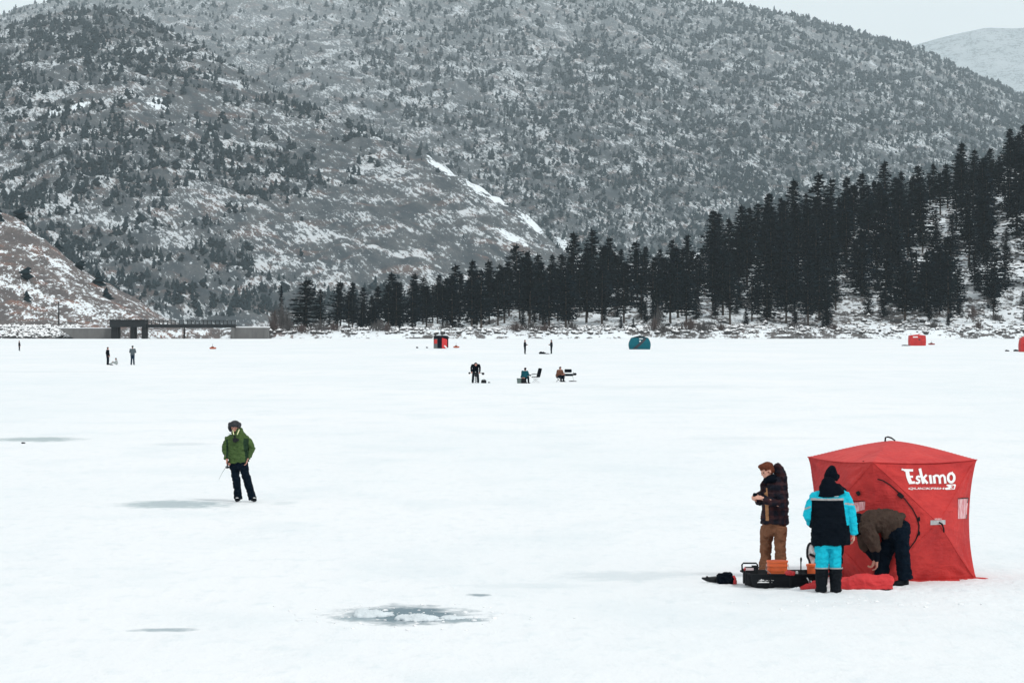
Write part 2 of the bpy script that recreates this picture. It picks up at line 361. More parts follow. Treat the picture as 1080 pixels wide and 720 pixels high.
# ================================================================ trees and shore
def foliage(name,c,c2,sc=.5):
    m,t=new_mat(name); co=t.n('ShaderNodeTexCoord').outputs['Object']; oi=t.n('ShaderNodeObjectInfo').outputs['Random']
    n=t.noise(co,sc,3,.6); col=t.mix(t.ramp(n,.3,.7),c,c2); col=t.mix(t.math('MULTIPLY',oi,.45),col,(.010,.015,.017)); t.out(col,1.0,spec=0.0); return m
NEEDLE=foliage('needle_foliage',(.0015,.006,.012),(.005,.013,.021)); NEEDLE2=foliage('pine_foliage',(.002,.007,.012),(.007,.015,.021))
BARK=simple('bark',(.075,.060,.052),.95,.1,scale=3)
def conifer_mesh(seed, kind):
    "unit tree 20 m high; crown of needle sprays"
    rg=random.Random(seed); H=20.; V=[];Fc=[]
    base={'fir':1.2,'pine':3.8,'spruce':2.2}[kind]; Rm={'fir':5.2,'pine':4.9,'spruce':4.0}[kind]
    nw={'fir':34,'pine':24,'spruce':36}[kind]
    lx,ly=rg.uniform(-.3,.3),rg.uniform(-.3,.3)
    for k in range(nw):
        t=(k+rg.uniform(-.3,.3))/nw; z=base+(H-base-.4)*t
        prof=(1-t)**(.72 if kind!='pine' else .6)*min(1,.55+t*3.2); 
        if kind=='pine': prof*=rg.uniform(.65,1.15)
        nb=rg.randint(8,11)
        for b in range(nb):
            az=rg.uniform(0,6.283); L=Rm*prof*rg.uniform(.55,1.12)+.25
            if rg.random()<(.10 if kind=='pine' else .05): continue
            droop={'fir':-.16,'spruce':-.28,'pine':.05}[kind]+t*.35
            ns=max(2,int(L/.62)); 
            for s in range(ns):
                q=(s+.5+rg.uniform(-.3,.3))/ns; r=L*q; w=rg.uniform(.6,1.1)*(1.15-.45*q); l=rg.uniform(.7,1.15)
                x=math.cos(az)*r+lx*t; y=math.sin(az)*r+ly*t; zz=z+droop*r+rg.uniform(-.22,.22)
                a2=az+rg.uniform(-.7,.7); dx,dy=math.cos(a2),math.sin(a2); n=len(V); tl=rg.uniform(-.45,.45); dz=droop*l+rg.uniform(-.12,.12)
                V+=[(x-dx*l*.5,y-dy*l*.5,zz-dz*.5),(x-dy*w*.5,y+dx*w*.5,zz+tl*w),(x+dx*l*.6,y+dy*l*.6,zz+dz*.6),(x+dy*w*.5,y-dx*w*.5,zz-tl*w-.15)]
                Fc.append((n,n+1,n+2,n+3))
    for k in range(7):     # leader
        a=k*2.4; z=H-1.5+k*.22; n=len(V); r=.5-.06*k; V+=[(0,0,z+.75),(math.cos(a)*r,math.sin(a)*r,z-.1),(math.cos(a+.9)*r,math.sin(a+.9)*r,z-.25),(0,0,z-.1)]; Fc.append((n,n+1,n+2,n+3))
    return fast_mesh('crown_'+kind,V,Fc,NEEDLE if kind!='pine' else NEEDLE2)
def trunk_mesh(seed, kind):
    rg=random.Random(seed); b=MB(); b.tube([(0,0,-1.2),(0,0,1),(rg.uniform(-.1,.1),0,8),(rg.uniform(-.15,.15),0,18.5)],[.36,.30,.2,.04],7)
    for k in range(9 if kind=='pine' else 4):
        z=rg.uniform(1.6,6); a=rg.uniform(0,6.28); L=rg.uniform(.6,1.8); b.tube([(0,0,z),(math.cos(a)*L,math.sin(a)*L,z+rg.uniform(-.3,.3))],[.06,.02],4)
    return mesh_from('trunk_'+kind,b.v,b.f,BARK)
KIT={k:[(conifer_mesh(s*7+h,k),trunk_mesh(s,k)) for s in range(n)] for h,(k,n) in enumerate((('fir',4),('pine',4),('spruce',4)))}
def tree(name,kind,u,d,h,label,group,wide=1.0,idx=None,z=None,trunk=True,hfun=land1):
    z=hfun(u,d) if z is None else z
    o=empty(name,((u-CX)/F*d,d,z-.15),label,'tree',group,random.uniform(0,6.28)); s=h/20; o.scale=(s*wide,s*wide,s)
    cm,tm=KIT[kind][random.randrange(4) if idx is None else idx]
    link('crown',cm,o)
    if trunk: link('trunk',tm,o)
    return o
SKY=[(323,294,950),(359,296,985),(372,297,1005),(384,302,985),(399,301,1010),(413,287,990),(438,288,1010),(447,292,1040),(463,289,1050),(480,278,1020),(498,274,1050),(515,274,1070),(527,278,1050),(545,257,1070),(558,264,1080),(567,267,1060),(583,268,1090),(605,244,1080),(624,241,1090),(641,250,1070),(656,262,1100),(671,254,1090),(682,259,1080),(697,262,1110),(710,252,1100),(726,247,1090),(740,262,1120),(752,221,1120),(758,224,1140),(782,216,1130),(791,218,1110),(800,214,1150),(811,203,1150),(824,208,1170),(837,189,1160),(850,203,1170),(863,182,1180),(876,188,1170),(893,186,1190),(910,182,1180),(921,190,1200),(933,169,1190),(950,180,1200),(968,174,1210),(984,172,1200),(997,172,1220),(1014,150,1210),(1028,157,1220),(1044,156,1210),(1054,165,1230),(1065,135,1220),(1079,131,1225),(1092,140,1230),(1108,128,1235)]
LM=[(323,''),(464,'black shelter'),(500,'auger angler'),(568,'two standing figures'),(590,'rust-brown angler'),(674,'teal shelter'),(815,'plaid man'),(875,'turquoise person'),(940,'big tent peak'),(968,'little red tent'),(1078,'cut-off tent')]
def near_lm(u):
    x,n=min(LM[1:],key=lambda q:abs(q[0]-u)); dlt=u-x
    return ('above the ' if abs(dlt)<7 else 'just right of the ' if 0<dlt<26 else 'just left of the ' if -26<dlt<0 else 'right of the ' if dlt>0 else 'left of the ')+n
def ordinal(k):
    return f"{k}{'th' if 10<=k%100<=20 else {1:'st',2:'nd',3:'rd'}.get(k%10,'th')}"
placed=[]
kinds=['fir','fir','spruce','fir','spruce','pine']
for k,(u,yt,d) in enumerate(SKY):
    zt=CH+(HY-yt)/F*d
    while zt-land1(u,d)<13 and d>930: d-=8; zt=CH+(HY-yt)/F*d
    while zt-land1(u,d)>27 and d<1235: d+=8; zt=CH+(HY-yt)/F*d
    h=zt-land1(u,d)+.15; big=h>21
    if k==0: lab='solitary broad dark conifer standing apart from the forest, right of the bridge'
    else: lab=f'skyline conifer {near_lm(u)}, {ordinal(k)} tip from the solitary one'
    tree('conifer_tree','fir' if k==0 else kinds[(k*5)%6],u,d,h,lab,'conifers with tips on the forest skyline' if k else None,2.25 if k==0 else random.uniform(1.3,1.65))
    placed.append(((u-CX)/F*d,d))
skyline=curve([(a,b) for a,b,_ in SKY])
# fill of the forest, front row to crest
rows=[]; rg=random.Random(11); tries=0
def clear(u,d):
    p=proj(((u-CX)/F*d,d,land1(u,d)))
    return (1046<p[0]<1072 and 238<p[1]<292) or (p[0]>1036 and p[1]>315 and rg.random()<.4) or (742<p[0]<764 and 258<p[1]<280) or (638<p[0]<654 and 283<p[1]<300) or (p[1]>322 and rg.random()<.12)
while len(rows)<244 and tries<20000:
    tries+=1; u=336+776*rg.random()**.80; 
    dmax=float(np.interp(u,[336,450,600,900,1112],[985,1040,1090,1195,1225])); d=925+(dmax-925)*rg.random()**.8
    x=(u-CX)/F*d
    if min((abs(x-a)/4.2)**2+((d-b)/13)**2 for a,b in placed)<1 or clear(u,d): continue
    z=land1(u,d); hmax=(CH+(HY-skyline(u)-9)/F*d)-z
    h=min(rg.uniform(14,23),hmax)
    if h<8: 
        if h<4: continue
    front=proj((x,d,z))[1]>326
    kd='pine' if (front and rg.random()<.75) else rg.choice(['fir','spruce','fir','pine'])
    rows.append((u,d,h,kd,z,front)); placed.append((x,d))
def seg(u):
    for a,b,n in ((0,430,'left of the black shelter'),(430,540,'right of the black shelter'),(540,640,'behind the two dark standing figures'),(640,720,'behind the teal shelter'),(720,840,'right of the teal shelter'),(840,930,'above the person in turquoise'),(930,1010,'above the little red tent'),(1010,1200,'near the right edge of the photo')):
        if a<=u<b: return n
for u,d,h,kd,z,fr in rows:
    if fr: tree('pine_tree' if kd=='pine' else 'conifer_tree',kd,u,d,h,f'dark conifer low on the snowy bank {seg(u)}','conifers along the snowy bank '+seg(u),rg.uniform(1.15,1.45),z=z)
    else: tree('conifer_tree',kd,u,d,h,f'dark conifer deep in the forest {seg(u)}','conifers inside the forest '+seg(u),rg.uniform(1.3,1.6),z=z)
# young low trees at the shore
for u,h in ((421,4.2),(380,5),(655,4.6),(668,3.8),(868,4),(1000,4.5)):
    tree('young_conifer','spruce',u,921,h,f'short young conifer at the snowy shore, {ordinal(1+sorted((421,380,655,668,868,1000)).index(u))} from the left',None,1.3,z=land1(u,921))

rg=random.Random(31); n_=0
while n_<46:
    u=rg.uniform(345,1090); d=rg.uniform(922,1000 if u<700 else 1040); x=(u-CX)/F*d
    if min((abs(x-a)/2.6)**2+((d-b)/6)**2 for a,b in placed)<1: continue
    placed.append((x,d)); n_+=1
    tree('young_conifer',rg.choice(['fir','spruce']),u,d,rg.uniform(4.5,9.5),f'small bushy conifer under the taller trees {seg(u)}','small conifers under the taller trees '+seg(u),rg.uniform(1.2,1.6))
# far slope trees: low, jagged cones
def cone_template(seed):
    rg=random.Random(seed); V=[];Fc=[]
    for t,(z,r,h) in enumerate(((.04,.27,.42),(.28,.21,.38),(.52,.145,.34),(.72,.085,.28))):
        n=len(V); k=7; a0=rg.uniform(0,6)
        V.append((rg.uniform(-.02,.02),rg.uniform(-.02,.02),min(1,z+h)))
        for j in range(k):
            rr=r*rg.uniform(.6,1.2)*(1.1 if j%2 else .8); V.append((math.cos(a0+j*6.283/k)*rr,math.sin(a0+j*6.283/k)*rr,z+rg.uniform(-.04,.04)))
        for j in range(k): Fc.append((n,n+1+j,n+1+(j+1)%k))
    return np.array(V),np.array(Fc)
def round_template(seed):
    rg=random.Random(seed); V=[];Fc=[]
    for t in range(3):
        n=len(V); cx,cy,cz=rg.uniform(-.12,.12),rg.uniform(-.12,.12),.28+.22*t; r=.27-.06*t; V.append((cx,cy,cz+r*1.1)); V.append((cx,cy,cz-r)); k=6
        for j in range(k): q=r*rg.uniform(.7,1.25); V.append((cx+math.cos(j*6.283/k)*q,cy+math.sin(j*6.283/k)*q,cz+rg.uniform(-.08,.08)))
        for j in range(k): Fc+=[(n,n+2+j,n+2+(j+1)%k),(n+1,n+2+(j+1)%k,n+2+j)]
    return np.array(V),np.array(Fc)
TPL=[cone_template(s) if s%3 else round_template(s) for s in range(6)]
def far_foliage():
    m,t=new_mat('far_needles'); co=t.n('ShaderNodeTexCoord').outputs['Object']; z=t.n('ShaderNodeSeparateXYZ',ins={0:co}).outputs[2]
    n=t.noise(co,.02,3,.6); col=t.mix(t.ramp(n,.3,.7),(.010,.022,.029),(.026,.039,.045)); fr=t.math('MULTIPLY',t.ramp(z,380,1150,0,.20),t.ramp(t.noise(co,.06,4,.6),.35,.6,.4,1))
    t.out(t.mix(fr,col,(.62,.68,.72)),1.0,spec=0.0); return m      # boughs whiten with height, the haze up there put into their colour
FARN=far_foliage() or foliage('far_needles',(.014,.026,.032),(.030,.043,.048),.02)
rn=np.random.RandomState(5)
def scatter(n,u0,u1,d0,d1):
    u=rn.uniform(u0,u1,n); d=d0*(d1/d0)**rn.uniform(0,1,n); return u,d
def visible_y(u,d,z): return HY-(z-CH)/d*F
def far_batch():
    us=[];dsn=[]
    for (n,u0,u1,d0,d1) in ((76000,-160,1240,2600,9700),(26000,-160,420,2600,6000),(48000,380,1240,4700,9600)):
        u,d=scatter(n,u0,u1,d0,d1); us.append(u); dsn.append(d)
    u=np.concatenate(us); d=np.concatenate(dsn); z=mount(u,d)
    X=(u-CX)/F*d; onD=(d>Dc_(u)+100)
    ang=np.where(onD,R(62),R(36)); a_=X*np.cos(ang)-z*np.sin(ang)*1.5; b_=X*np.sin(ang)+z*np.cos(ang)*1.5
    p=np.stack([a_*.0022,b_*.0085,0*X],1); cl=.65*fbm(p,4)+.6*fbm(np.stack([X*.02,d*.006,z*.02],1),3)
    y=visible_y(u,d,z)
    right=sstep((u-380)/420)
    onD=(d>Dc_(u)+100)
    dens=np.where(onD,.46+.34*right,.27)
    dens=dens+cl*1.6
    # bare brush slope in the middle of the near spur, denser wood on the upper left
    mid=np.exp(-((u-420)/150)**2-((y-262)/62)**2); dens=dens-.62*mid*(~onD)
    dens=dens+.35*np.exp(-((u-60)/150)**2-((y-40)/60)**2)
    keep=(rn.uniform(0,1,len(u))<dens*.62)&(d>2290)&(z>14)
    # hide those behind the spur
    vis=np.ones(len(u),bool)
    for q in (.93,.86,.8,.74,.68,.6,.5):
        dd=d*q; ok=dd>2260; zz=mount(u,np.maximum(dd,2260)); vis&=~(ok&((zz-CH)/dd>(z+14-CH)/d))
    k=keep&vis&(y<352)&(y>-30); return u[k],d[k],z[k],y[k]
fu,fd,fz,fy=far_batch()
fh=(3.6+10.5*rn.uniform(0,1,len(fu))**1.9)*np.interp(fd,[2300,9500],[.9,1.7])
order=np.argsort(-(fh/fd)); NI=0
cand=[i for i in order if 5<fu[i]<1075 and (fy[i]<330) and fu[i]<320][:NI]
ms=[fast_mesh('slope_conifer_crown',v,f,FARN) for v,f in TPL]
zone=lambda u,y:('above the bridge' if 118<u<255 else 'above the brown hillside' if u<=118 else 'left of the solitary conifer')
for i in cand:
    o=link('slope_conifer',ms[i%6]); o.location=((fu[i]-CX)/F*fd[i],fd[i],fz[i]-.4); o.scale=(fh[i]*1.15,fh[i]*1.15,fh[i]*1.25); o.rotation_euler.z=i
    tag(o,f'small dark conifer low on the far snowy mountain slope {zone(fu[i],fy[i])}','tree','conifers on the lower mountain '+zone(fu[i],fy[i]))
rest=np.setdiff1d(np.arange(len(fu)),cand)
VV=[];FF=[];n0=0
for t in range(6):
    idx=rest[rest%6==t]; v,f=TPL[t]
    if not len(idx): continue
    s=fh[idx][:,None,None]; a=rn.uniform(0,6.28,len(idx)); c,sn=np.cos(a)[:,None],np.sin(a)[:,None]; wd=rn.uniform(1.0,1.9,len(idx))[:,None]
    x=(v[:,0]*c-v[:,1]*sn)*wd; y=(v[:,0]*sn+v[:,1]*c)*wd; P=np.stack([x,y,np.broadcast_to(v[:,2],x.shape)],-1)*s
    P+=np.stack([(fu[idx]-CX)/F*fd[idx],fd[idx],fz[idx]-.5],1)[:,None,:]
    VV.append(P.reshape(-1,3)); FF.append((f[None]+(np.arange(len(idx))*len(v))[:,None,None]+n0).reshape(-1,3)); n0+=len(idx)*len(v)
st=link('mountain_forest',fast_mesh('mountain_forest',np.concatenate(VV),np.concatenate(FF),FARN))
tag(st,'thin snowy conifer forest covering the far mountainside','forest',kind='stuff')
print('far trees',len(fu))

# shore boulders and riprap, snow lying on their tops
def rock_mat(name,c):
    m,t=new_mat(name); co=t.n('ShaderNodeTexCoord').outputs['Object']; g=t.n('ShaderNodeNewGeometry').outputs['Normal']
    nz=t.n('ShaderNodeSeparateXYZ',ins={0:g}).outputs[2]; n=t.noise(co,1.1,4,.6)
    k=t.ramp(t.math('ADD',nz,t.math('MULTIPLY',t.math('SUBTRACT',n,.5),1.1)),.45,.6)
    t.out(t.mix(k,t.mix(n,tuple(x*.6 for x in c),c),SNOW),.9,n,.4,.2,.1); return m
ROCK=rock_mat('snowy_rock',(.07,.07,.072))
def rocks(name,label,spots,seed):
    rg=random.Random(seed); bm=bmesh.new(); bmesh.ops.create_icosphere(bm,subdivisions=1,radius=1); tv=[v.co.copy() for v in bm.verts]; tf=[tuple(v.index for v in f.verts) for f in bm.faces]; bm.free()
    V=[];Fc=[]
    for x,y,z,r in spots:
        n=len(V); sx,sy,sz=rg.uniform(.7,1.4),rg.uniform(.7,1.2),rg.uniform(.75,1.2); a=rg.uniform(0,6.3); ca,sa=math.cos(a),math.sin(a)
        for v in tv:
            q=rg.uniform(.78,1.2)*r; xx,yy=v.x*sx*q,v.y*sy*q; V.append((x+xx*ca-yy*sa,y+xx*sa+yy*ca,z+v.z*sz*q))
        Fc+=[tuple(i+n for i in f) for f in tf]
    o=link(name,fast_mesh(name,V,Fc,ROCK)); tag(o,label,'rocks',kind='stuff')
sp=[]
for k in range(1500):
    u=rg.uniform(255,1130); d=902+46*rg.random()**1.7; 
    if u>800: d=902+70*rg.random()**1.6
    sp.append(((u-CX)/F*d,d,land1(u,d),rg.uniform(.3,1.25)*rg.uniform(.6,1)))
rocks('shore_rocks','dark snow-capped rocks along the far shore below the forest',sp,2)
sp=[]
for k in range(900):
    u=rg.uniform(-60,84); d=898+rg.random()*16; sp.append(((u-CX)/F*d,d,min(3.6,.2+(d-898)*.25)+rg.uniform(-.2,.2),rg.uniform(.45,1.0)))
rocks('riprap','snow-dusted riprap boulders piled at the left end of the concrete wall',sp,3)

# brush
TWIG=simple('brown_twigs',(.10,.078,.074),.95,.1); TWIG2=simple('grey_twigs',(.10,.095,.095),.95,.1)
def bush_mesh(seed,tall,mat):
    rg=random.Random(seed); V=[];Fc=[]
    for k in range(300 if not tall else 230):
        a=rg.uniform(0,6.28); r=abs(rg.gauss(0,.5)); z0=rg.uniform(0,.5 if not tall else .8)*(1.1-r*.6); L=rg.uniform(.25,.6)*(1.2-r*.4); w=.022 if not tall else .012
        x,y=math.cos(a)*r*(.9 if not tall else .6),math.sin(a)*r*.9*(1 if not tall else .6); lean=.45*r; n=len(V)
        dx=math.cos(a)*lean*L+rg.uniform(-.1,.1); dy=math.sin(a)*lean*L; t=rg.uniform(0,3.1); wx,wy=math.cos(t)*w,math.sin(t)*w
        V+=[(x-wx,y-wy,z0),(x+wx,y+wy,z0),(x+dx,y+dy,z0+L)]; Fc.append((n,n+1,n+2))
    return fast_mesh('bush',V,Fc,mat)
BM=[bush_mesh(s,False,TWIG if s%2 else TWIG2) for s in range(4)]; BT=[bush_mesh(s+9,True,TWIG if s%2 else TWIG2) for s in range(3)]
BL=[(276,903,3,6),(288,906,4,7),(305,905,3.4,6),(318,903,3.5,7),(338,904,4.2,8),(352,905,3.2,6),(400,905,3.6,9),(408,904,3,5),(470,908,2.6,6),(545,905,3,9),(560,906,3.4,8),(575,905,2.8,7),(603,910,3.5,6),(690,905,4.5,6),(700,903,3,6),(728,906,4.3,9),(742,905,3.6,8),(760,907,2.8,6),(835,912,3,6),(880,915,2.6,6),(985,918,3,5),(1032,910,3.4,5),(1050,935,3,7)]
for i,(u,d,h,w_) in enumerate(BL):
    o=link('bush',BM[i%4]); o.location=((u-CX)/F*d,d,land1(u,d)-.2); o.scale=(w_*.5,w_*.5,h); o.rotation_euler.z=i*1.3
    tag(o,f'leafless {"brown" if i%2 else "grey"} bush at the far shore, {ordinal(i+1)} bush from the left','bush','leafless bushes along the far shore')
for i,(u,d,h,w_) in enumerate(((297,915,12,5),(290,920,8.5,6),(303,918,8,5),(694,925,9,4),(1026,930,8,4))):
    o=link('bare_tree',BT[i%3]); o.location=((u-CX)/F*d,d,land1(u,d)-.2); o.scale=(w_,w_,h*.72); o.rotation_euler.z=i
    tag(o,('thin bare tree between bridge wall and solitary conifer, '+['tallest of three','left of three','right of three'][i]) if i<3 else f'bare grey-brown tree among the conifers {seg(u)}','tree')
tree('spindly_conifer','spruce',296.5,930,15,'thin spindly conifer rising from bare brush left of the solitary conifer',None,.55)
# dark junipers on the brown hillside
for i,(u,d,h,w_) in enumerate(((26,1010,4.5,5),(28,985,3.6,4.5),(-2,1120,6,5),(84,1128,4.5,6),(104,1085,5.,7),(112,1070,4,6),(20,1175,5,6),(60,1165,4,6))):
    o=link('juniper',ms[i%6]); o.location=((u-CX)/F*d,d,land1(u,d)-.6); o.scale=(w_*2.,w_*2.,h*1.25)
    tag(o,'round dark juniper on the '+['open brown hillside, upper of a close pair','open brown hillside, lower of a close pair','hillside at the left photo edge','crest of the brown hillside, highest of three','crest of the brown hillside above the left concrete wall','crest of the brown hillside just below another juniper','top of the brown hillside by the snow ledge','upper crest of the brown hillside in a rocky notch'][i],'shrub')
# ================================================================ bridge and walls at the outlet
def concrete(name,c):
    m,t=new_mat(name); co=t.n('ShaderNodeTexCoord').outputs['Object']
    n=t.noise(t.mapping(co,scale=(.5,.5,.15)),1,5,.6); st=t.noise(t.mapping(co,scale=(1.6,1.6,.12)),1,4,.6); fr=t.noise(co,4,4,.6)
    col=t.mix(t.ramp(n,.3,.7),tuple(x*.7 for x in c),c); col=t.mix(t.ramp(st,.5,.75,0,.5),col,tuple(x*.5 for x in c)); t.out(col,.9,fr,.2,.05,.2); return m
CONC=concrete('weathered_concrete',(.17,.17,.168)); STEEL=simple('dark_steel',(.009,.012,.015),.7,.3,scale=1)
SNOWM=simple('snow_cap',SNOW,.8,.1,var=.05,scale=.6)
D0=893.; k=D0/F
def X_(u,d=D0): return (u-CX)/F*d
def Z_(y,d=D0): return CH+(HY-y)/F*d
def bx(b,u0,u1,y0,y1,d0,d1,mi=0,bev=.08):
    x0,x1=X_(u0),X_(u1); z0,z1=Z_(y1),Z_(y0); b.box(((x0+x1)/2,(d0+d1)/2,(z0+z1)/2),(x1-x0,d1-d0,z1-z0),bev=bev,mi=mi)
r=empty('concrete_wall',(0,0,0),'long grey concrete wall left of the dark bridge, snow along its top','wall')
b=MB(); x0,x1,x2=X_(64),X_(82),X_(120); zt=Z_(346.2)
b.add([(x0,890,zt-.1),(x1,890,-.4),(x2,890,-.4),(x2,890,zt),(x0,890,zt),(x0,898,zt-.1),(x1,898,-.4),(x2,898,-.4),(x2,898,zt),(x0,898,zt)],[(0,1,2,3,4),(9,8,7,6,5),(0,5,6,1),(1,6,7,2),(2,7,8,3),(3,8,9,4),(4,9,5,0)]); b.build('wall_face',CONC,r)
b=MB(); bx(b,64,120,345.4,346.2,889.8,899); b.build('snow_cap',SNOWM,r)
r=empty('concrete_wall',(0,0,0),'shorter grey concrete wall at the right end of the bridge, near the bare trees','wall')
b=MB(); bx(b,246,283,345.6,360,889,897); bx(b,245.5,249,344.6,360,888,898); b.build('wall_face',CONC,r)
b=MB(); bx(b,249.5,283,344.2,345.6,889.5,900); b.build('snow_cap',SNOWM,r)
br=empty('bridge',(0,0,0),'dark steel bridge on piers across the lake outlet between two concrete walls','bridge')
b=MB(); bx(b,119,156,338,345,886,894); b.build('end_house',STEEL,br)
b=MB(); bx(b,156,250,341.8,345.6,888,893); b.build('deck',STEEL,br)
b=MB(); bx(b,155,251,337.6,338.4,888.2,888.6,bev=0); bx(b,155,251,339.6,340.0,888.2,888.5,bev=0)
for u in np.arange(157,250,4.2): bx(b,u,u+.7,337.7,342,888.25,888.65,bev=0)
b.build('railing',STEEL,br)
b=MB(); bx(b,118.5,156.5,337,338,885.8,894); b.build('roof',STEEL,br)
b=MB(); bx(b,120,127,345,361,887,893.5); b.build('pier',CONC2:=concrete('dark_concrete',(.02,.022,.024)),br)
b=MB(); bx(b,140,144.5,345,361,887,893.5); b.build('pier',CONC2,br)
b=MB(); bx(b,152,156,345,361,887,893.5); b.build('pier',CONC2,br)
b=MB(); bx(b,195,196,345.6,361,889,891); b.build('pier',CONC2,br)
r=empty('utility_pole',(X_(62,930),930,land1(62,930)),'single dark utility pole above the riprap left of the long concrete wall','pole')
hp=Z_(318,930)-land1(62,930)
b=MB(); b.tube([(0,0,-.5),(0,0,hp)],[.26,.18],8); b.build('post',STEEL,r)
b=MB(); b.box((0,-.22,hp-1),(2.0,.14,.16)); b.build('crossarm',STEEL,r)
b=MB(); x0,x1=X_(-30),X_(38); b.box(((x0+x1)/2,915,Z_(345.4)),(x1-x0,4,.5),bev=.1); rd=b.build('guard_rail',simple('pale_rail',(.5,.56,.56),.6),None); tag(rd,'pale low guard rail along the road above the riprap at the left edge','guard rail')
# ================================================================ people
SKIN=simple('skin',(.62,.33,.25),.55,.4,var=.15); SKIN_D=simple('ruddy_skin',(.50,.24,.18),.55,.4,var=.15)
HAIRM=cloth('auburn_hair',(.17,.055,.03),(.07,.022,.014),30,.6,.5); EYE=simple('eye',(.02,.015,.012),.3)
BLACKC=cloth('black_cloth',(.003,.006,.011),(.0018,.0035,.007),7); NAVYC=cloth('charcoal_trousers',(.0035,.009,.017),(.002,.005,.010),6)
RUBBER=simple('black_rubber',(.003,.0055,.009),.7,.12); DARKM=simple('dark_plastic',(.006,.008,.011),.5,.25)
WR=[(.010,(7,7,13)),(.004,(22,22,34))]; WRL=[(.009,(9,9,15)),(.003,(26,26,40))]

def unit(v): return Vector(v).normalized()
def hand(mb, w, d, pn, thumb, L=.185, curl=.5, r=.0088):
    "w wrist, d finger direction, pn palm normal (fingers curl towards it), thumb: +1/-1 side"
    w=Vector(w); d=unit(d); pn=Vector(pn); pn=(pn-d*pn.dot(d)).normalized(); s=d.cross(pn)*thumb
    P=L*.52; mb.loft([(w-d*.03,.026,.021),(w,.028,.020),(w+d*P*.45,.040,.017),(w+d*P*.95,.041,.014)],s,12)
    for k,(off,l) in enumerate(((.030,.92),(.010,1.0),(-.010,.94),(-.029,.74))):
        b=w+d*(P*.88)+s*off; a1=curl*(.7+.12*k); a2=a1+curl*1.1; a3=a2+curl*.7; q=L*.48*l
        p1=b+(d*math.cos(a1)+pn*math.sin(a1))*q*.45; p2=p1+(d*math.cos(a2)+pn*math.sin(a2))*q*.32; p3=p2+(d*math.cos(a3)+pn*math.sin(a3))*q*.23
        mb.cap(b,r*1.1,p1,r,8); mb.cap(p1,r,p2,r*.93,8); mb.cap(p2,r*.93,p3,r*.8,8)
    b=w+d*P*.18+s*.026; p1=b+(d*.62+s*.7+pn*.25).normalized()*L*.22; p2=p1+(d*.85+s*.25+pn*.4).normalized()*L*.17
    mb.cap(b,r*1.5,p1,r*1.15,8); mb.cap(p1,r*1.15,p2,r*.95,8)
def head(mb, c, f, up, s=1.0):
    "c = head centre, f = face direction"
    c=Vector(c); f=unit(f); up=Vector(up); up=(up-f*up.dot(f)).normalized(); r=f.cross(up); M=Matrix((r,f,up)).transposed()
    E=lambda o,rad: mb.ell(c+M@Vector(o)*s,tuple(q*s for q in rad),M)
    E((0,-.008,.030),(.075,.095,.085)); E((0,.018,-.040),(.056,.070,.070)); E((0,.040,-.088),(.032,.034,.026))   # skull, face, chin
    E((0,.070,.028),(.046,.018,.016)); E((0,.088,-.018),(.011,.020,.018)); mb.cap(c+M@Vector((0,.078,.020))*s,.008*s,c+M@Vector((0,.098,-.022))*s,.011*s,8)
    E((0,.078,-.052),(.024,.014,.007)); E((0,.076,-.064),(.020,.013,.007)); E((.036,.060,-.010),(.020,.018,.020)); E((-.036,.060,-.010),(.020,.018,.020))
    for q in (-1,1): E((q*.076,-.004,-.008),(.012,.020,.032))
    return M
def person(label, group, origin, J, mats, voxel=.012, parts=None):
    """J: joints in metres, x to the right, y away, z up, feet at z=0.
    Builds body (top-level), then jacket, trousers, boots as children."""
    pass
def body_mesh(J, s=1.0, hands=None, hd=True, fine=True):
    mb=MB(); V=lambda k:Vector(J[k])
    pel,ch,nk=V('pelvis'),V('chest'),V('neck')
    rt=(V('shR')-V('shL')).normalized(); hr=(V('hipR')-V('hipL')).normalized()
    mb.loft([(pel-(ch-pel).normalized()*.06,.12,.09),(pel,.135,.09),(pel.lerp(ch,.45),.125,.085),(ch,.150,.10),(ch.lerp(nk,.6),.14,.08),(nk,.06,.06)],rt,16)
    mb.cap(ch.lerp(nk,.85),.058,V('head')-Vector((0,0,.03)),.052,12)
    for k in 'LR':
        mb.cap(V('sh'+k),.056,V('el'+k),.042); mb.cap(V('el'+k),.042,V('wr'+k),.028)
        mb.cap(V('hip'+k),.066,V('kn'+k),.048); mb.cap(V('kn'+k),.047,V('an'+k),.036); t=V('an'+k)+Vector(J['toe'+k])*.13; t.z=.035
        mb.cap(V('an'+k)+Vector((0,0,-.02)),.042,t,.03)
    if hd: head(mb,J['head'],J['face'],J.get('up',(0,0,1)),s)
    return mb
def boots_mb(mb, an, toe, h=.26, r=.062, L=.16, top=None, sole=True):
    an=Vector(an); t=unit((toe[0],toe[1],0)); heel=Vector((an.x,an.y,0))-t*.055; tip=Vector((an.x,an.y,0))+t*L
    side=Vector((t.y,-t.x,0)); up=Vector((0,0,1)); topc=Vector(top) if top is not None else Vector((an.x,an.y,h))
    mb.loft([(heel+up*.012,.03,.012),(heel+t*.03+up*.045,.045,.045),(heel+t*.09+up*.052,.050,.052),(heel+t*.17+up*.042,.052,.042),(tip+up*.034,.044,.032),(tip+t*.03+up*.028,.022,.020)],side,14)
    mb.loft([(Vector((an.x,an.y,.03)),r*.85,r*.95),(Vector((an.x,an.y,.11)),r*.86,r*.92),(Vector((an.x,an.y,.11)).lerp(topc,.55),r,r),(topc,r*1.08,r*1.08)],side,14)

def px_frame(ox, oy):
    o=ground(ox,oy); s=F/o.y
    return o,(lambda px,py,dy=0.0: Vector(((px-ox)/s, dy, (oy-py)/s)))

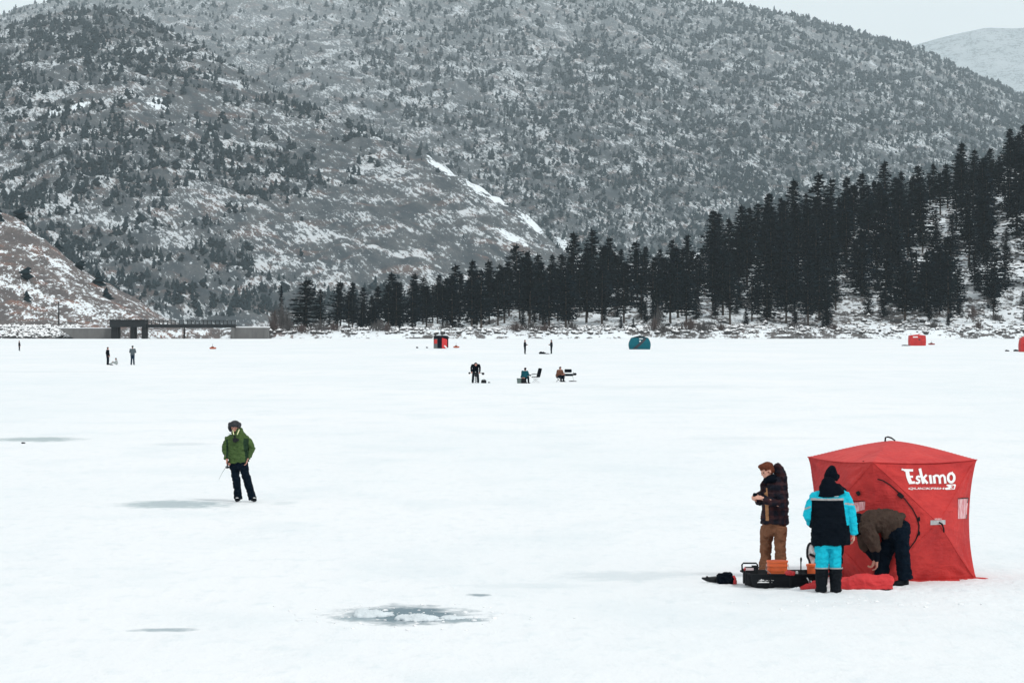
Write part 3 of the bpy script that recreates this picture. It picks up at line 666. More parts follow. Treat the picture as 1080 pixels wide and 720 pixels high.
# ---------- the person in turquoise, back to the camera
def turquoise():
    o,P=px_frame(874,626.0)
    TQ=cloth('turquoise_fabric',(.012,.50,.64),(.008,.34,.47),8,.75,.5); BK=cloth('black_shell',(.0035,.0065,.011),(.002,.004,.007),5); GR=simple('grey_reflective_tape',(.33,.33,.33),.5); WH=simple('white_patch',(.75,.80,.82),.6)
    J=dict(pelvis=P(874,566),chest=P(875,532),neck=P(875,515),head=P(877,503.5,.015),face=(.62,.75,-.12),shL=P(862,522),shR=P(889,522),elL=P(853.5,544,.04),wrL=P(858,553,.22),elR=P(898.5,546,.02),wrR=P(901,563,.06),
           hipL=P(868,572),hipR=P(881,572),knL=P(867,598),knR=P(881.5,598),anL=P(866.5,618),anR=P(881.5,618),toeL=(-.12,1,0),toeR=(.35,.9,0))
    mb=body_mesh(J,.92); hand(mb,J['wrR'],(.02,.12,-1),(-1,.3,0),-1,curl=.55); hand(mb,J['wrL'],(.5,.9,-.2),(.3,-.3,-1),1,curl=.8)
    pr=sculpt('person',mb,.0065,[SKIN],loc=o,smooth=3); tag(pr,'person in turquoise and black snow suit, back turned, beside the big red tent','person')
    # jacket
    mb=MB(); r=(1,0,0)
    mb.loft([(P(876.5,574,.02),.262,.165),(P(876.2,562,.015),.258,.165),(P(875.8,548,.01),.248,.160),(P(875.2,534,0),.238,.150),(P(875.2,525,0),.228,.135),(P(875.2,518.5,0),.185,.105),(P(875.5,514,.0),.09,.08)],r,24,power=2.5)
    for k,rr in (('L',((.085,.085),(.080,.075),(.062,.055))),('R',((.088,.085),(.076,.072),(.060,.058)))):
        s_,e_,w_=Vector(J['sh'+k]),Vector(J['el'+k]),Vector(J['wr'+k])
        sgn=-1 if k=='L' else 1
        mb.loft([(s_+Vector((-sgn*.06,0,.00)),.08,.08),(s_+Vector((sgn*.015,0,-.015)),*rr[0]),(s_.lerp(e_,.5)+Vector((sgn*.018,0,0)),.080,.080),(e_,*rr[1]),(e_.lerp(w_,.5),.068,.066),(w_,*rr[2])],(0,1,0),16)
    yl=P(0,526.5).z; hem=P(0,574).z
    def paint(c):
        x,z=c[:,0],c[:,2]; back=c[:,1]<.03; lim_r=P(888.5,0).x+ (yl-z)*.145; lim_l=P(855.5,0).x+(yl-z)*(-.02)
        blk=(z<yl-.006)&(x<lim_r)&(x>lim_l); blk|=(z<P(0,553).z)&(x<lim_r+.04)&(x>0); 
        m=np.where(blk,1,0); tape=(np.abs(z-yl-.008)<.014)&(x>lim_l-.01)&(x<lim_r+.01); m[tape]=2
        zz=P(0,530).z-(x-P(888,0).x)*.12; m[(np.abs(z-zz)<.013)&(x>lim_r+.01)]=2
        zz=P(0,533).z+(x-P(856,0).x)*.5; m[(np.abs(z-zz)<.013)&(x<lim_l-.01)]=2
        m[(np.abs(z-P(0,521.5).z)<.021)&(x>P(878.7,0).x)&(x<P(883.6,0).x)&(c[:,1]<0)]=3
        return m
    sculpt('jacket',mb,.008,[TQ,BK,GR,WH],pr,smooth=4,wrinkle=[(.009,(6,6,11)),(.004,(18,18,30))],paint=paint)
    mb=MB(); w_=J['wrR']; mb.loft([(w_+Vector((-.004,0,.035)),.058,.055),(w_+Vector((0,0,-.012)),.050,.048)],(0,1,0),14); mb.build('cuff',BK,pr,smooth=True)
    mb=MB()   # trousers
    mb.loft([(P(874.5,562),.17,.12),(P(874.5,577),.20,.12)],r,20)
    for k,a,b in (('L',P(867.2,576),P(867,603)),('R',P(882,576),P(881.5,603))):
        mb.loft([(a+Vector((0,0,.05)),.10,.11),(a,.100,.11),(a.lerp(b,.45),.090,.10),(a.lerp(b,.78),.080,.086),(b,.062,.066)],r,18)
    def pp(c): return np.where(c[:,0]>P(886.8,0).x,1,0)
    sculpt('trousers',mb,.009,[TQ,BK],pr,smooth=3,wrinkle=[(.011,(8,8,13)),(.004,(20,20,30))],paint=pp)
    for k,tp in (('L',P(866.8,598.5)),('R',P(881.6,598.5))):
        mb=MB(); boots_mb(mb,J['an'+k],J['toe'+k],r=.086,L=.19,top=tp+Vector((0,0,0))); bt=sculpt('boot',mb,.008,[RUBBER],pr,smooth=3,wrinkle=[(.005,(8,8,22))])
        q=MB(); q.loft([(tp+Vector((0,0,-.012)),.096,.098),(tp+Vector((0,0,.006)),.097,.099)],r,18); q.build('trim',GR,bt,smooth=True)
    # hood lying on the shoulders, hat
    mb=MB(); mb.loft([(P(876,521,-.035),.195,.12),(P(875.3,516.5,-.05),.165,.13),(P(873.5,511.5,-.06),.130,.12),(P(874,507,-.05),.092,.10),(P(875,504.5,-.04),.072,.08)],r,20,power=2.2)
    mb.loft([(P(884,513,.0),.05,.05),(P(889,516,.06),.045,.035),(P(893.5,517.5,.10),.02,.02)],(0,1,0),10)
    sculpt('hood',mb,.008,[BLACKC],pr,smooth=6,wrinkle=[(.005,(7,7,9))])
    mb=MB(); c=P(877,498,.01); mb.loft([(P(876.4,506.5,.0),.092,.104),(P(876.8,501,.01),.094,.106),(P(877.3,495.8,.015),.068,.080),(P(878.3,492.3,.02),.04,.05),(P(878.8,490.8,.02),.018,.02)],r,18)
    mb.loft([(P(880.5,503.2,.05),.012,.05),(P(884.5,502.8,.11),.010,.05),(P(886.5,503.2,.13),.006,.03)],(0,1,0),10)
    sculpt('hat',mb,.007,[BLACKC],pr,smooth=3,wrinkle=[(.004,(20,20,20))])
turquoise()

# ---------- the man in the plaid jacket, turned to the left
def plaid_man():
    o,P=px_frame(815,611.0)
    m,t=new_mat('plaid_flannel'); co=t.n('ShaderNodeTexCoord').outputs['Object']; sx=t.n('ShaderNodeSeparateXYZ',ins={0:co})
    def stripes(v,per,w0): 
        q=t.math('PINGPONG',v,per); return t.ramp(q,w0,w0+.012)
    diag=t.math('ADD',sx.outputs[0],t.math('MULTIPLY',sx.outputs[1],.8))
    a=stripes(diag,.06,.030); b_=stripes(sx.outputs[2],.06,.030); s_=t.math('MULTIPLY',t.math('ADD',a,b_),.5); n=t.noise(co,9,5,.6)
    col=t.mix(s_,(.008,.010,.018),(.050,.019,.020)); col=t.mix(t.ramp(n,.35,.65,0,.5),col,(.008,.010,.016)); t.out(col,.9,t.noise(co,120,3),.3,.01,.15)
    TAN=cloth('brown_duck_canvas',(.20,.095,.055),(.13,.058,.034),7,.85,.4); BIB=cloth('tan_bib',(.42,.22,.11),(.32,.16,.08),8)
    fd=unit((-.86,-.42,-.34))
    J=dict(pelvis=P(816,549),chest=P(817,521),neck=P(815.5,508),head=P(808.8,496.5,-.02),face=fd,up=(-.25,0,1),shL=P(823,513.5,-.13),shR=P(810,512.5,.15),elL=P(822.5,531,-.24),wrL=P(802.5,524.2,-.25),elR=P(802,527.5,.10),wrR=P(797.8,522.5,-.08),
           hipL=P(822,562,-.085),hipR=P(810.5,562,.085),knL=P(821.5,583,-.09),knR=P(809,583,.08),anL=P(823,603,-.08),anR=P(806.5,603,.08),toeL=(-.9,-.35,0),toeR=(-.9,-.2,0))
    mb=body_mesh(J,1.0); hand(mb,J['wrL'],(-1,.35,.15),(0,.6,-.8),-1,curl=.9,L=.19); hand(mb,J['wrR'],(-.55,-.8,0),(.0,-.4,-.8),1,curl=1.0,L=.19)
    pr=sculpt('person',mb,.006,[SKIN],loc=o,smooth=2); tag(pr,'red-haired man in dark plaid jacket and brown trousers looking at his hands','person')
    M=Matrix((fd.cross(Vector((-.25,0,1))).normalized(),fd,fd.cross(Vector((-.25,0,1))).normalized().cross(fd))).transposed()
    c=J['head']
    for q in (-1,1):
        e=MB(); e.ell(c+M@Vector((q*.031,.074,.000)),.011); e.build('eye',EYE,pr,smooth=True)
    mb=MB()
    for off,rad in (((0,-.016,.052),(.084,.104,.074)),((0,-.045,.0),(.080,.066,.075)),((0,.050,.092),(.066,.052,.030)),((.05,.0,.065),(.04,.07,.04)),((-.05,.0,.065),(.04,.07,.04)),((-.06,-.01,.0),(.022,.03,.04)),((.06,-.01,.0),(.022,.03,.04))): mb.ell(c+M@Vector(off),rad,M)
    sculpt('hair',mb,.006,[HAIRM],pr,smooth=1,wrinkle=[(.005,(26,26,26)),(.003,(60,60,60))])
    r2=unit((.40,-.92,0))
    mb=MB(); mb.loft([(P(817,552,.0),.185,.185),(P(817.2,543,.0),.19,.178),(P(817.6,530,.0),.195,.170),(P(818,520,0),.200,.160),(P(818,513,0),.185,.13),(P(817,508,0),.12,.10),(P(815.5,505.5,0),.085,.085)],r2,24,power=2.4)
    for k,dy in (('L',-1),('R',1)):
        s_,e_,w_=J['sh'+k],J['el'+k],J['wr'+k]
        mb.loft([(s_+Vector((0,-dy*.07,.01)),.085,.085),(s_+Vector((0,dy*.02,-.01)),.086,.084),(s_.lerp(e_,.5),.078,.078),(e_,.072,.072),(e_.lerp(w_,.5),.058,.060),(w_.lerp(e_,.06),.047,.050)],(0,1,0) if k=='L' else (1,0,0),16)
    for k in 'LR': mb.ell(J['el'+k],.070)
    def paint(cc):
        x,y,z=cc.T; fx=P(807.8,0).x+ (P(0,530).z-z)*.035
        return np.where((np.abs(x-fx)<.021)&(y<-.03)&(z>P(0,548).z)&(z<P(0,514).z)&(z-P(0,525).z<.5)&~((z>P(0,530).z-.02)&(z<P(0,520.5).z)&(y<-.2)),1,0)
    sculpt('jacket',mb,.0075,[m,BIB],pr,smooth=3,wrinkle=[(.012,(5,5,9)),(.006,(14,14,22))],paint=paint)
    mb=MB(); mb.loft([(P(813,508.5,-.01),.125,.12),(P(812.5,504.5,-.01),.105,.11),(P(811.5,502,-.0),.085,.09)],r2,18); mb.build('collar',BLACKC,pr,smooth=True)
    mb=MB(); mb.loft([(P(825.5,514,.02),.05,.10),(P(824.8,505,.02),.062,.12),(P(822.3,498,.02),.064,.11),(P(819.5,491.5,.02),.055,.085),(P(818,489.8,.02),.03,.05)],r2.cross(Vector((0,0,1))),18)
    sculpt('hood',mb,.008,[m],pr,smooth=3,wrinkle=WR)
    mb=MB(); mb.loft([(P(816.8,546),.17,.16),(P(816.5,560),.165,.155),(P(816.2,565),.13,.13)],r2,20)
    for h,k_,a,yy in ((P(822,558),P(822.6,580),P(823.3,604.5),-.085),(P(809.8,558),P(808.3,580),P(806.8,604.5),.085)):
        for q in (h,k_,a): q.y=yy
        mb.loft([(h+Vector((0,0,.04)),.095,.11),(h,.094,.11),(h.lerp(k_,.6),.082,.094),(k_,.076,.088),(k_.lerp(a,.5),.074,.083),(a,.080,.085)],(1,0,0),18)
    sculpt('trousers',mb,.009,[TAN],pr,smooth=3,wrinkle=[(.012,(8,8,10)),(.004,(22,22,28))])
    for k in 'LR':
        mb=MB(); boots_mb(mb,J['an'+k],J['toe'+k],r=.07,L=.17,h=.2); sculpt('boot',mb,.009,[simple('brown_leather',(.06,.03,.018),.6)],pr,smooth=2)
    mb=MB(); mb.ell(P(795.5,521.5,-.14),(.035,.05,.035)); sculpt('glove',mb,.006,[BLACKC],pr,smooth=1,wrinkle=[(.004,(30,30,30))])
plaid_man()

# ---------- the man bending over in front of the tent
def bending_man():
    o,P=px_frame(945,617.0)
    BR=cloth('brown_fleece',(.062,.043,.034),(.038,.026,.022),10,.95,.5)
    J=dict(pelvis=P(944,556,.02),chest=P(920,549,-.02),neck=P(909,553,-.03),head=P(902,553,-.04),face=(-.5,.1,-1),up=(-1,0,.2),shL=P(914,555,-.19),shR=P(914,554,.16),elL=P(921,576,-.20),wrL=P(923.5,590,-.16),elR=P(914,577,.1),wrR=P(922.5,590,.02),
           hipL=P(947,562,-.09),hipR=P(943,562,.10),knL=P(951.5,588,-.10),knR=P(934,586,.12),anL=P(953,609,-.10),anR=P(931,609,.12),toeL=(-.8,-.45,0),toeR=(-.95,-.2,0))
    mb=MB(); V=lambda k:J[k]
    mb=body_mesh(J,1.0); hand(mb,J['wrL'],(.0,.1,-1),(-1,.1,-.2),1,curl=.55); hand(mb,J['wrR'],(-.3,-.1,-1),(-1,-.2,0),-1,curl=.7)
    pr=sculpt('person',mb,.008,[SKIN_D],loc=o,smooth=2); tag(pr,'man in brown jacket and black trousers bending down in front of the red tent','person')
    mb=MB(); f=(0,1,0)
    mb.loft([(P(950,553,.0),.20,.155),(P(942,550,-.0),.215,.155),(P(931,548,-.01),.22,.155),(P(921,549.5,-.01),.22,.165),(P(912,553.5,-.02),.20,.155),(P(906,558,-.03),.13,.12)],f,24,power=2.3)
    mb.loft([(P(936,556,.0),.18,.14),(P(929,559,.0),.17,.13)],f,18)
    for k,dy in (('L',-1),('R',1)):
        s_,e_,w_=J['sh'+k],J['el'+k],J['wr'+k]
        mb.loft([(s_+Vector((.0,-dy*.08,.04)),.10,.10),(s_+Vector((-.01,dy*.01,-.01)),.105,.11),(s_.lerp(e_,.5)+Vector((-.01,0,0)),.095,.105),(e_,.080,.082),(e_.lerp(w_,.25),.066,.07)],f,16)
    cut=lambda c:np.where(c[:,2]<P(0,0).z,0,0)
    sculpt('jacket',mb,.009,[BR],pr,smooth=4,wrinkle=[(.013,(8,8,6)),(.005,(18,18,18))])
    mb=MB()
    for k in 'LR':
        e_,w_=J['el'+k],J['wr'+k]; mb.cap(e_.lerp(w_,.15),.058,w_.lerp(e_,.1),.042)
    sculpt('sleeve_lining',mb,.009,[BLACKC],pr,smooth=1)
    mb=MB(); mb.ell(P(903,551,-.03),(.135,.14,.135)); mb.ell(P(902,557,-.04),(.11,.12,.10)); sculpt('hood',mb,.009,[BLACKC],pr,smooth=2,wrinkle=WR)
    mb=MB(); mb.loft([(P(957.2,551,.0),.10,.05),(P(953,556,.0),.185,.12),(P(947.5,562,.0),.20,.165),(P(942,569,.0),.17,.15)],f,20)
    mb.loft([(P(948,556,-.08),.12,.13),(P(949.5,566,-.09),.115,.125),(P(951,584,-.10),.10,.10),(P(952,596,-.10),.095,.09),(P(954,610,-.10),.105,.095)],(1,0,0),18)
    mb.loft([(P(944,558,.07),.13,.13),(P(940.5,568,.09),.125,.125),(P(934.5,586,.12),.10,.105),(P(932.5,597,.12),.095,.09),(P(931,609,.12),.095,.09)],(1,0,0),18)
    sculpt('trousers',mb,.010,[NAVYC],pr,smooth=3,wrinkle=[(.010,(8,8,10)),(.004,(20,20,28))])
    for k in 'LR':
        mb=MB(); boots_mb(mb,J['an'+k],J['toe'+k],r=.07,L=.17,h=.16); bt=sculpt('boot',mb,.009,[RUBBER],pr,smooth=2)
bending_man()

# ---------- the man in the green jacket
def green_man():
    o,P=px_frame(259.5,528.5)
    GRN=cloth('green_jacket',(.072,.122,.040),(.034,.062,.026),7,.75,.5); GRD=cloth('dark_green_panel',(.022,.045,.024),(.013,.03,.02),8)
    YE=simple('pale_yellow_strap',(.72,.75,.42),.6); FUR=cloth('grey_fur',(.075,.078,.088),(.018,.019,.024),32,.95,.8)
    J=dict(pelvis=P(251,488),chest=P(250,466),neck=P(249.5,456.5,-.01),head=P(247.8,451,-.05),face=(-.16,-.96,-.18),up=(-.06,-.3,1),shL=P(241.5,463,.0),shR=P(259.5,462.5,.0),elL=P(237.6,473,.02),wrL=P(239.6,484.5,-.07),elR=P(265.2,473,.06),wrR=P(261,484,-.06),
           hipL=P(247,490),hipR=P(256,490),knL=P(250,508.5,-.03),knR=P(261.5,508,-.03),anL=P(251.2,524),anR=P(266.6,524),toeL=(-.1,-1,0),toeR=(.35,-.95,0))
    mb=body_mesh(J,1.0); hand(mb,J['wrL'],(.05,-.25,-1),(1,-.2,0),-1,curl=1.0,L=.19); hand(mb,J['wrR'],(-.2,-.1,-1),(-1,0,0),1,curl=.4)
    pr=sculpt('person',mb,.0075,[SKIN_D],loc=o,smooth=2); tag(pr,'man in green jacket and grey fur hat standing alone with a short rod','person')
    c=J['head']; f=unit(J['face']); up=Vector(J['up']); up=(up-f*up.dot(f)).normalized(); M=Matrix((f.cross(up),f,up)).transposed()
    for q in (-1,1):
        e=MB(); e.ell(c+M@Vector((q*.031,.076,.0)),.011); e.build('eye',EYE,pr,smooth=True)
    mb=MB(); mb.ell(c+M@Vector((0,.052,-.078)),(.052,.046,.045),M); mb.ell(c+M@Vector((0,.03,-.06)),(.066,.05,.045),M); sculpt('beard',mb,.007,[cloth('dark_beard',(.05,.028,.02),(.025,.014,.01),40)],pr,smooth=1,wrinkle=[(.004,(50,50,50))])
    mb=MB()
    for off,rad in (((0,-.01,.075),(.098,.115,.07)),((0,.078,.086),(.096,.038,.042)),((.103,-.01,.03),(.034,.075,.085)),((-.100,.0,.055),(.034,.07,.055)),((0,-.08,.03),(.09,.05,.08)),((.10,-.02,-.03),(.028,.045,.05))): mb.ell(c+M@Vector(off),rad,M)
    sculpt('fur_hat',mb,.008,[FUR],pr,smooth=2,wrinkle=[(.008,(16,16,16)),(.006,(45,45,45))])
    r=(1,0,0); mb=MB()
    mb.loft([(P(252,487.5,.0),.205,.145),(P(251.6,482,.0),.205,.15),(P(251,473,.0),.20,.145),(P(250.6,466,0),.205,.14),(P(250.5,461,0),.195,.125),(P(250.3,458,0),.165,.11),(P(250.2,455.6,0),.12,.095),(P(249.6,453.6,0),.095,.085)],r,24,power=2.4)
    for k,sg in (('L',-1),('R',1)):
        s_,e_,w_=J['sh'+k],J['el'+k],J['wr'+k]
        mb.loft([(s_+Vector((-sg*.06,0,.01)),.08,.08),(s_+Vector((sg*.01,0,-.01)),.083,.085),(s_.lerp(e_,.5)+Vector((sg*.006,0,0)),.076,.078),(e_,.070,.072),(e_.lerp(w_,.5),.060,.063),(w_.lerp(e_,.1),.052,.052)],(0,1,0),16)
    mb.loft([(P(250,457,-.0),.12,.115),(P(250,453.5,-.0),.115,.11),(P(250.5,451.5,.02),.10,.095)],r,16)
    def paint(cc):
        x,y,z=cc.T; return np.where((x>P(258.2,0).x+.02*np.sin(z*9))&(x<P(262.5,0).x)&(z<P(0,462).z)|(x<P(240.8,0).x)&(x>P(238.9,0).x)&(z<P(0,463).z),1,0)
    sculpt('jacket',mb,.0085,[GRN,GRD],pr,smooth=3,wrinkle=[(.012,(6,6,11)),(.005,(15,15,26))],paint=paint)
    mb=MB(); mb.cap(P(246.2,453.5,-.12),.011,P(247.2,457.5,-.165),.011); mb.build('strap',YE,pr); mb=MB(); mb.cap(P(252.8,452.8,-.12),.011,P(251,457.6,-.165),.011); mb.build('strap',YE,pr)
    mb=MB(); mb.box(P(243,456.9,-.15),(.085,.03,.026),Matrix.Rotation(.15,3,'Y'),.008); mb.build('badge',simple('white_patch',(.75,.80,.82),.6),pr)
    mb=MB(); mb.box(P(248.8,463.5,-.17),(.10,.06,.09),None,.015); mb.box(P(248.3,459.5,-.17),(.05,.05,.05),None,.012); mb.box(P(252.2,463.6,-.175),(.022,.03,.05),None,.006); mb.build('chest_pouch',DARKM,pr)
    mb=MB(); mb.loft([(P(251.5,483),.185,.13),(P(251.6,491),.18,.13),(P(251.8,495),.14,.12)],r,20)
    for h,k_,a in ((P(246.8,491),P(249.6,508,-.02),P(251.2,526)),(P(256.5,491),P(261.2,508,-.02),P(266.4,526))):
        mb.loft([(h+Vector((0,0,.05)),.095,.105),(h,.096,.105),(h.lerp(k_,.6),.085,.09),(k_,.078,.082),(k_.lerp(a,.5),.074,.078),(a,.080,.085)],r,18)
    sculpt('trousers',mb,.0095,[NAVYC],pr,smooth=3,wrinkle=[(.010,(8,8,10)),(.004,(22,22,28))])
    for k in 'LR':
        mb=MB(); boots_mb(mb,J['an'+k],J['toe'+k],r=.058,L=.16,h=.12); bt=sculpt('boot',mb,.009,[RUBBER],pr,smooth=2)
        q=MB(); tc_=Vector((J['an'+k].x,J['an'+k].y,0))+unit(J['toe'+k])*.12; q.ell(tc_+Vector((0,0,.078)),(.030,.026,.010)); q.build('snow_dust',SNOWM,bt,smooth=True)
    # short rod in his hand
    h=o+J['wrL']+Vector((.01,-.04,-.10)); rd=empty('fishing_rod',h,'short ice fishing rod held low in the hand of the man in green','fishing rod')
    q=MB(); q.cap((.02,.02,.07),.013,(-.0,-.05,-.04),.014); q.build('handle',DARKM,rd)
    q=MB(); q.cap((-.01,-.03,-.05),.026,(.02,-.03,-.05),.026); q.cap((.02,-.03,-.05),.008,(.05,-.05,-.06),.008); q.build('reel',DARKM,rd)
    q=MB(); q.tube([(0,-.04,-.02),(-.07,-.25,-.14),(-.13,-.45,-.29)],[.006,.004,.0025],6); q.build('rod_tip',simple('grey_rod',(.22,.24,.25),.5),rd)
green_man()

# ---------- small figures far out on the ice
def far_person(px,py,H,label,J=None,pose='stand',face=(0,-1,0),jk=BLACKC,tr=NAVYC,hat=BLACKC,lean=0,arms='down',sep=.12,bulk=1.0,voxel=.016):
    o=ground(px,py); k=H/1.75; f=unit(face); r=Vector((-f.y,f.x,0)); r=-r if r.dot(Vector((1,0,0)))<0 and abs(f.y)>.3 else r
    Q=lambda a,b,c: (r*a+f*b+Vector((0,0,c)))*k
    if pose=='stand':
        j=dict(pelvis=Q(0,0,.95),chest=Q(0,lean*.5,1.28),neck=Q(0,lean*.8,1.48),head=Q(0,lean*1.1+.02,1.62),hipL=Q(-.09,0,.9),hipR=Q(.09,0,.9),knL=Q(-.10,.02,.5),knR=Q(.10,.03,.5),anL=Q(-sep,0,.08),anR=Q(sep,0,.08),shL=Q(-.2,lean*.75,1.40),shR=Q(.2,lean*.75,1.40))
        j.update({'down':dict(elL=Q(-.27,.02,1.12),elR=Q(.27,.02,1.12),wrL=Q(-.25,.12,.88),wrR=Q(.25,.12,.88)),'front':dict(elL=Q(-.27,.05,1.13),elR=Q(.27,.05,1.13),wrL=Q(-.06,.28,1.12),wrR=Q(.06,.28,1.15)),'pocket':dict(elL=Q(-.30,-.02,1.13),elR=Q(.30,-.02,1.13),wrL=Q(-.19,.1,.92),wrR=Q(.19,.1,.92))}[arms])
    elif pose=='bend':
        j=dict(pelvis=Q(0,-.12,.92),chest=Q(0,.16,1.16),neck=Q(0,.38,1.22),head=Q(0,.50,1.24),hipL=Q(-.10,-.1,.86),hipR=Q(.10,-.1,.86),knL=Q(-.15,.02,.48),knR=Q(.15,.02,.48),anL=Q(-.18,-.08,.08),anR=Q(.18,-.08,.08),shL=Q(-.22,.29,1.18),shR=Q(.22,.29,1.18),elL=Q(-.29,.3,1.0),elR=Q(.28,.3,1.0),wrL=Q(-.28,.42,.76),wrR=Q(.26,.42,.74))
    elif pose=='sit':
        j=dict(pelvis=Q(0,-.05,.45),chest=Q(0,.08,.80),neck=Q(0,.13,.98),head=Q(0,.18,1.12),hipL=Q(-.1,.0,.42),hipR=Q(.1,.0,.42),knL=Q(-.14,.38,.50),knR=Q(.14,.38,.48),anL=Q(-.14,.42,.08),anR=Q(.14,.40,.08),shL=Q(-.2,.10,.90),shR=Q(.2,.10,.90),elL=Q(-.27,.2,.66),elR=Q(.27,.2,.66),wrL=Q(-.12,.42,.62),wrR=Q(.12,.44,.66))
    elif pose=='floor':
        j=dict(pelvis=Q(0,0,.12),chest=Q(0,.05,.42),neck=Q(0,.08,.58),head=Q(0,.12,.70),hipL=Q(-.1,.02,.12),hipR=Q(.1,.02,.12),knL=Q(-.12,.42,.34),knR=Q(.12,.46,.30),anL=Q(-.12,.75,.08),anR=Q(.12,.80,.08),shL=Q(-.19,.05,.50),shR=Q(.19,.05,.50),elL=Q(-.24,.2,.30),elR=Q(.24,.2,.30),wrL=Q(-.1,.4,.38),wrR=Q(.1,.42,.36))
    if J: j.update(J)
    j.update(face=f+Vector((0,0,-.2)),toeL=f,toeR=f)
    mb=body_mesh(j,k)
    for s in 'LR':
        d=(j['wr'+s]-j['el'+s]).normalized(); pn=Vector((0,0,-1)) if abs(d.z)<.8 else f; hand(mb,j['wr'+s],d,pn,1 if s=='R' else -1,curl=.6,L=.19,r=.011)
    pr=sculpt('person',mb,.016,[SKIN_D],loc=o,smooth=1); tag(pr,label,'person')
    mb=MB(); pe,ch,nk=j['pelvis'],j['chest'],j['neck']; rt=(j['shR']-j['shL']).normalized(); dn=(pe-ch).normalized()
    mb.loft([(pe+dn*.06*k if pose in('stand','bend') else pe,.205*k*bulk,.15*k*bulk),(pe.lerp(ch,.4),.195*k*bulk,.15*k*bulk),(ch,.205*k*bulk,.14*k*bulk),(ch.lerp(nk,.6),.17*k*bulk,.12*k*bulk),(nk,.08*k,.08*k)],rt,16)
    for s in 'LR':
        a,e_,w_=j['sh'+s],j['el'+s],j['wr'+s]; mb.cap(a.lerp(ch,.25),.08*k,a,.078*k); mb.cap(a,.078*k*bulk,e_,.062*k*bulk); mb.cap(e_,.062*k*bulk,w_.lerp(e_,.08),.052*k*bulk)
    sculpt('jacket',mb,voxel,[jk],pr,smooth=2,wrinkle=[(.010,(6,6,10))])
    mb=MB(); mb.cap(j['hipL'],.115*k,j['hipR'],.115*k)
    for s in 'LR': mb.cap(j['hip'+s],.105*k,j['kn'+s],.080*k); mb.cap(j['kn'+s],.080*k,j['an'+s],.070*k)
    sculpt('trousers',mb,voxel,[tr],pr,smooth=2,wrinkle=[(.008,(7,7,10))])
    for s in 'LR':
        mb=MB(); a=Vector(j['an'+s]); a.z=0; boots_mb(mb,(a.x,a.y,.08),f,r=.062*k,L=.15,h=.15); sculpt('boot',mb,voxel,[RUBBER],pr,smooth=1)
    mb=MB(); c=j['head']; mb.ell(c+Vector((0,0,.05*k))-f*.01,(.095*k,.105*k,.075*k)); mb.ell(c-f*.035,(.088*k,.08*k,.09*k)); sculpt('hat',mb,voxel*.8,[hat],pr,smooth=1)
    return pr,j,o
GREYJ=cloth('grey_jacket',(.10,.125,.14),(.06,.08,.09),8); TEALJ=cloth('teal_jacket',(.008,.075,.10),(.005,.045,.065),8); BRNJ=cloth('rust_brown_jacket',(.16,.075,.05),(.08,.04,.03),8); BLUEP=cloth('blue_trousers',(.016,.035,.060),(.010,.02,.035),8); PALEJ=cloth('pale_grey_jacket',(.38,.42,.42),(.26,.30,.30),8)
far_person(20.3,369.8,1.55,'tiny dark figure alone on the ice near the left edge, in front of the riprap',face=(1,-.2,0),sep=.05)
far_person(113.6,384.7,1.72,'slim figure all in black standing just left of a seated person',face=(1,-.3,0),sep=.10,arms='pocket')
far_person(139.8,384.7,1.86,'figure in grey jacket and blue trousers standing right of a seated person',face=(.2,1,0),jk=GREYJ,tr=BLUEP,hat=cloth('grey_hat',(.07,.085,.09),None,9),sep=.13,arms='front')
far_person(123.2,384.6,1.42,'person in pale grey sitting on the ice between two standing figures',pose='floor',face=(-1,-.15,0),jk=PALEJ,tr=PALEJ)
far_person(553.6,373.2,1.92,'dark figure standing near the far shore, left of a low dark sled',face=(1,-.3,0),sep=.04,arms='front')
far_person(581.6,373.0,1.92,'dark figure standing near the far shore, at the right end of a low dark sled',face=(-1,-.3,0),sep=.05,arms='front')
PA,JA,OA=far_person(501.5,404.0,1.72,'man in black bending over an ice auger far out',pose='bend',bulk=1.0,face=(.05,-1,0))
PB,JB,OB=far_person(552.8,404.3,1.44,'man in teal jacket sitting on a bucket, facing an empty black folding chair',pose='sit',bulk=1.4,face=(.55,.83,0),jk=TEALJ)
PC,JC,OC=far_person(589.5,402.6,1.42,'man in rust-brown jacket sitting on a stool beside dark fishing gear',pose='sit',bulk=1.4,face=(.65,-.75,0),jk=BRNJ)
# ================================================================ red pop-up tent with writing
def red_fabric(name,c,c2):
    m,t=new_mat(name); co=t.n('ShaderNodeTexCoord').outputs['Object']
    n=t.noise(co,2.2,5,.6,.4); f=t.noise(co,11,4,.6); w_=t.noise(t.mapping(co,scale=(3,3,14)),1,4,.6)
    col=t.mix(t.ramp(n,.3,.7),c2,c); h=t.math('ADD',n,t.math('ADD',t.math('MULTIPLY',f,.3),t.math('MULTIPLY',w_,.35))); t.out(col,.72,h,.8,.07,.3); return m
REDF=red_fabric('red_fabric',(.56,.040,.036),(.38,.022,.024)); REDF_LIT=red_fabric('red_fabric_lit_roof',(.62,.060,.055),(.48,.038,.04))  # roof red is the wall red made paler, light from above in the colour
WHITEP=simple('white_print',(.80,.80,.80),.7,.2,var=.05); REFL=simple('grey_reflective_strip',(.42,.42,.43),.35,.6); BLKW=simple('black_webbing',(.012,.010,.012),.8,.2)
def window_film():
    m,t=new_mat('pink_window_film'); co=t.n('ShaderNodeTexCoord').outputs['Object']
    n=t.noise(t.mapping(co,rot=(0,R(20),0),scale=(22,22,4)),1,4,.6,.8); t.out(t.mix(t.ramp(n,.42,.58),(.55,.16,.18),(.72,.45,.46)),.25,n,.5,.03,.5); return m
FILM=window_film()
NC=Vector((5.06,39.87,0)); ea=Vector((1.57,.73,0)); eb=Vector((-.74,1.57,0)); TH=1.71
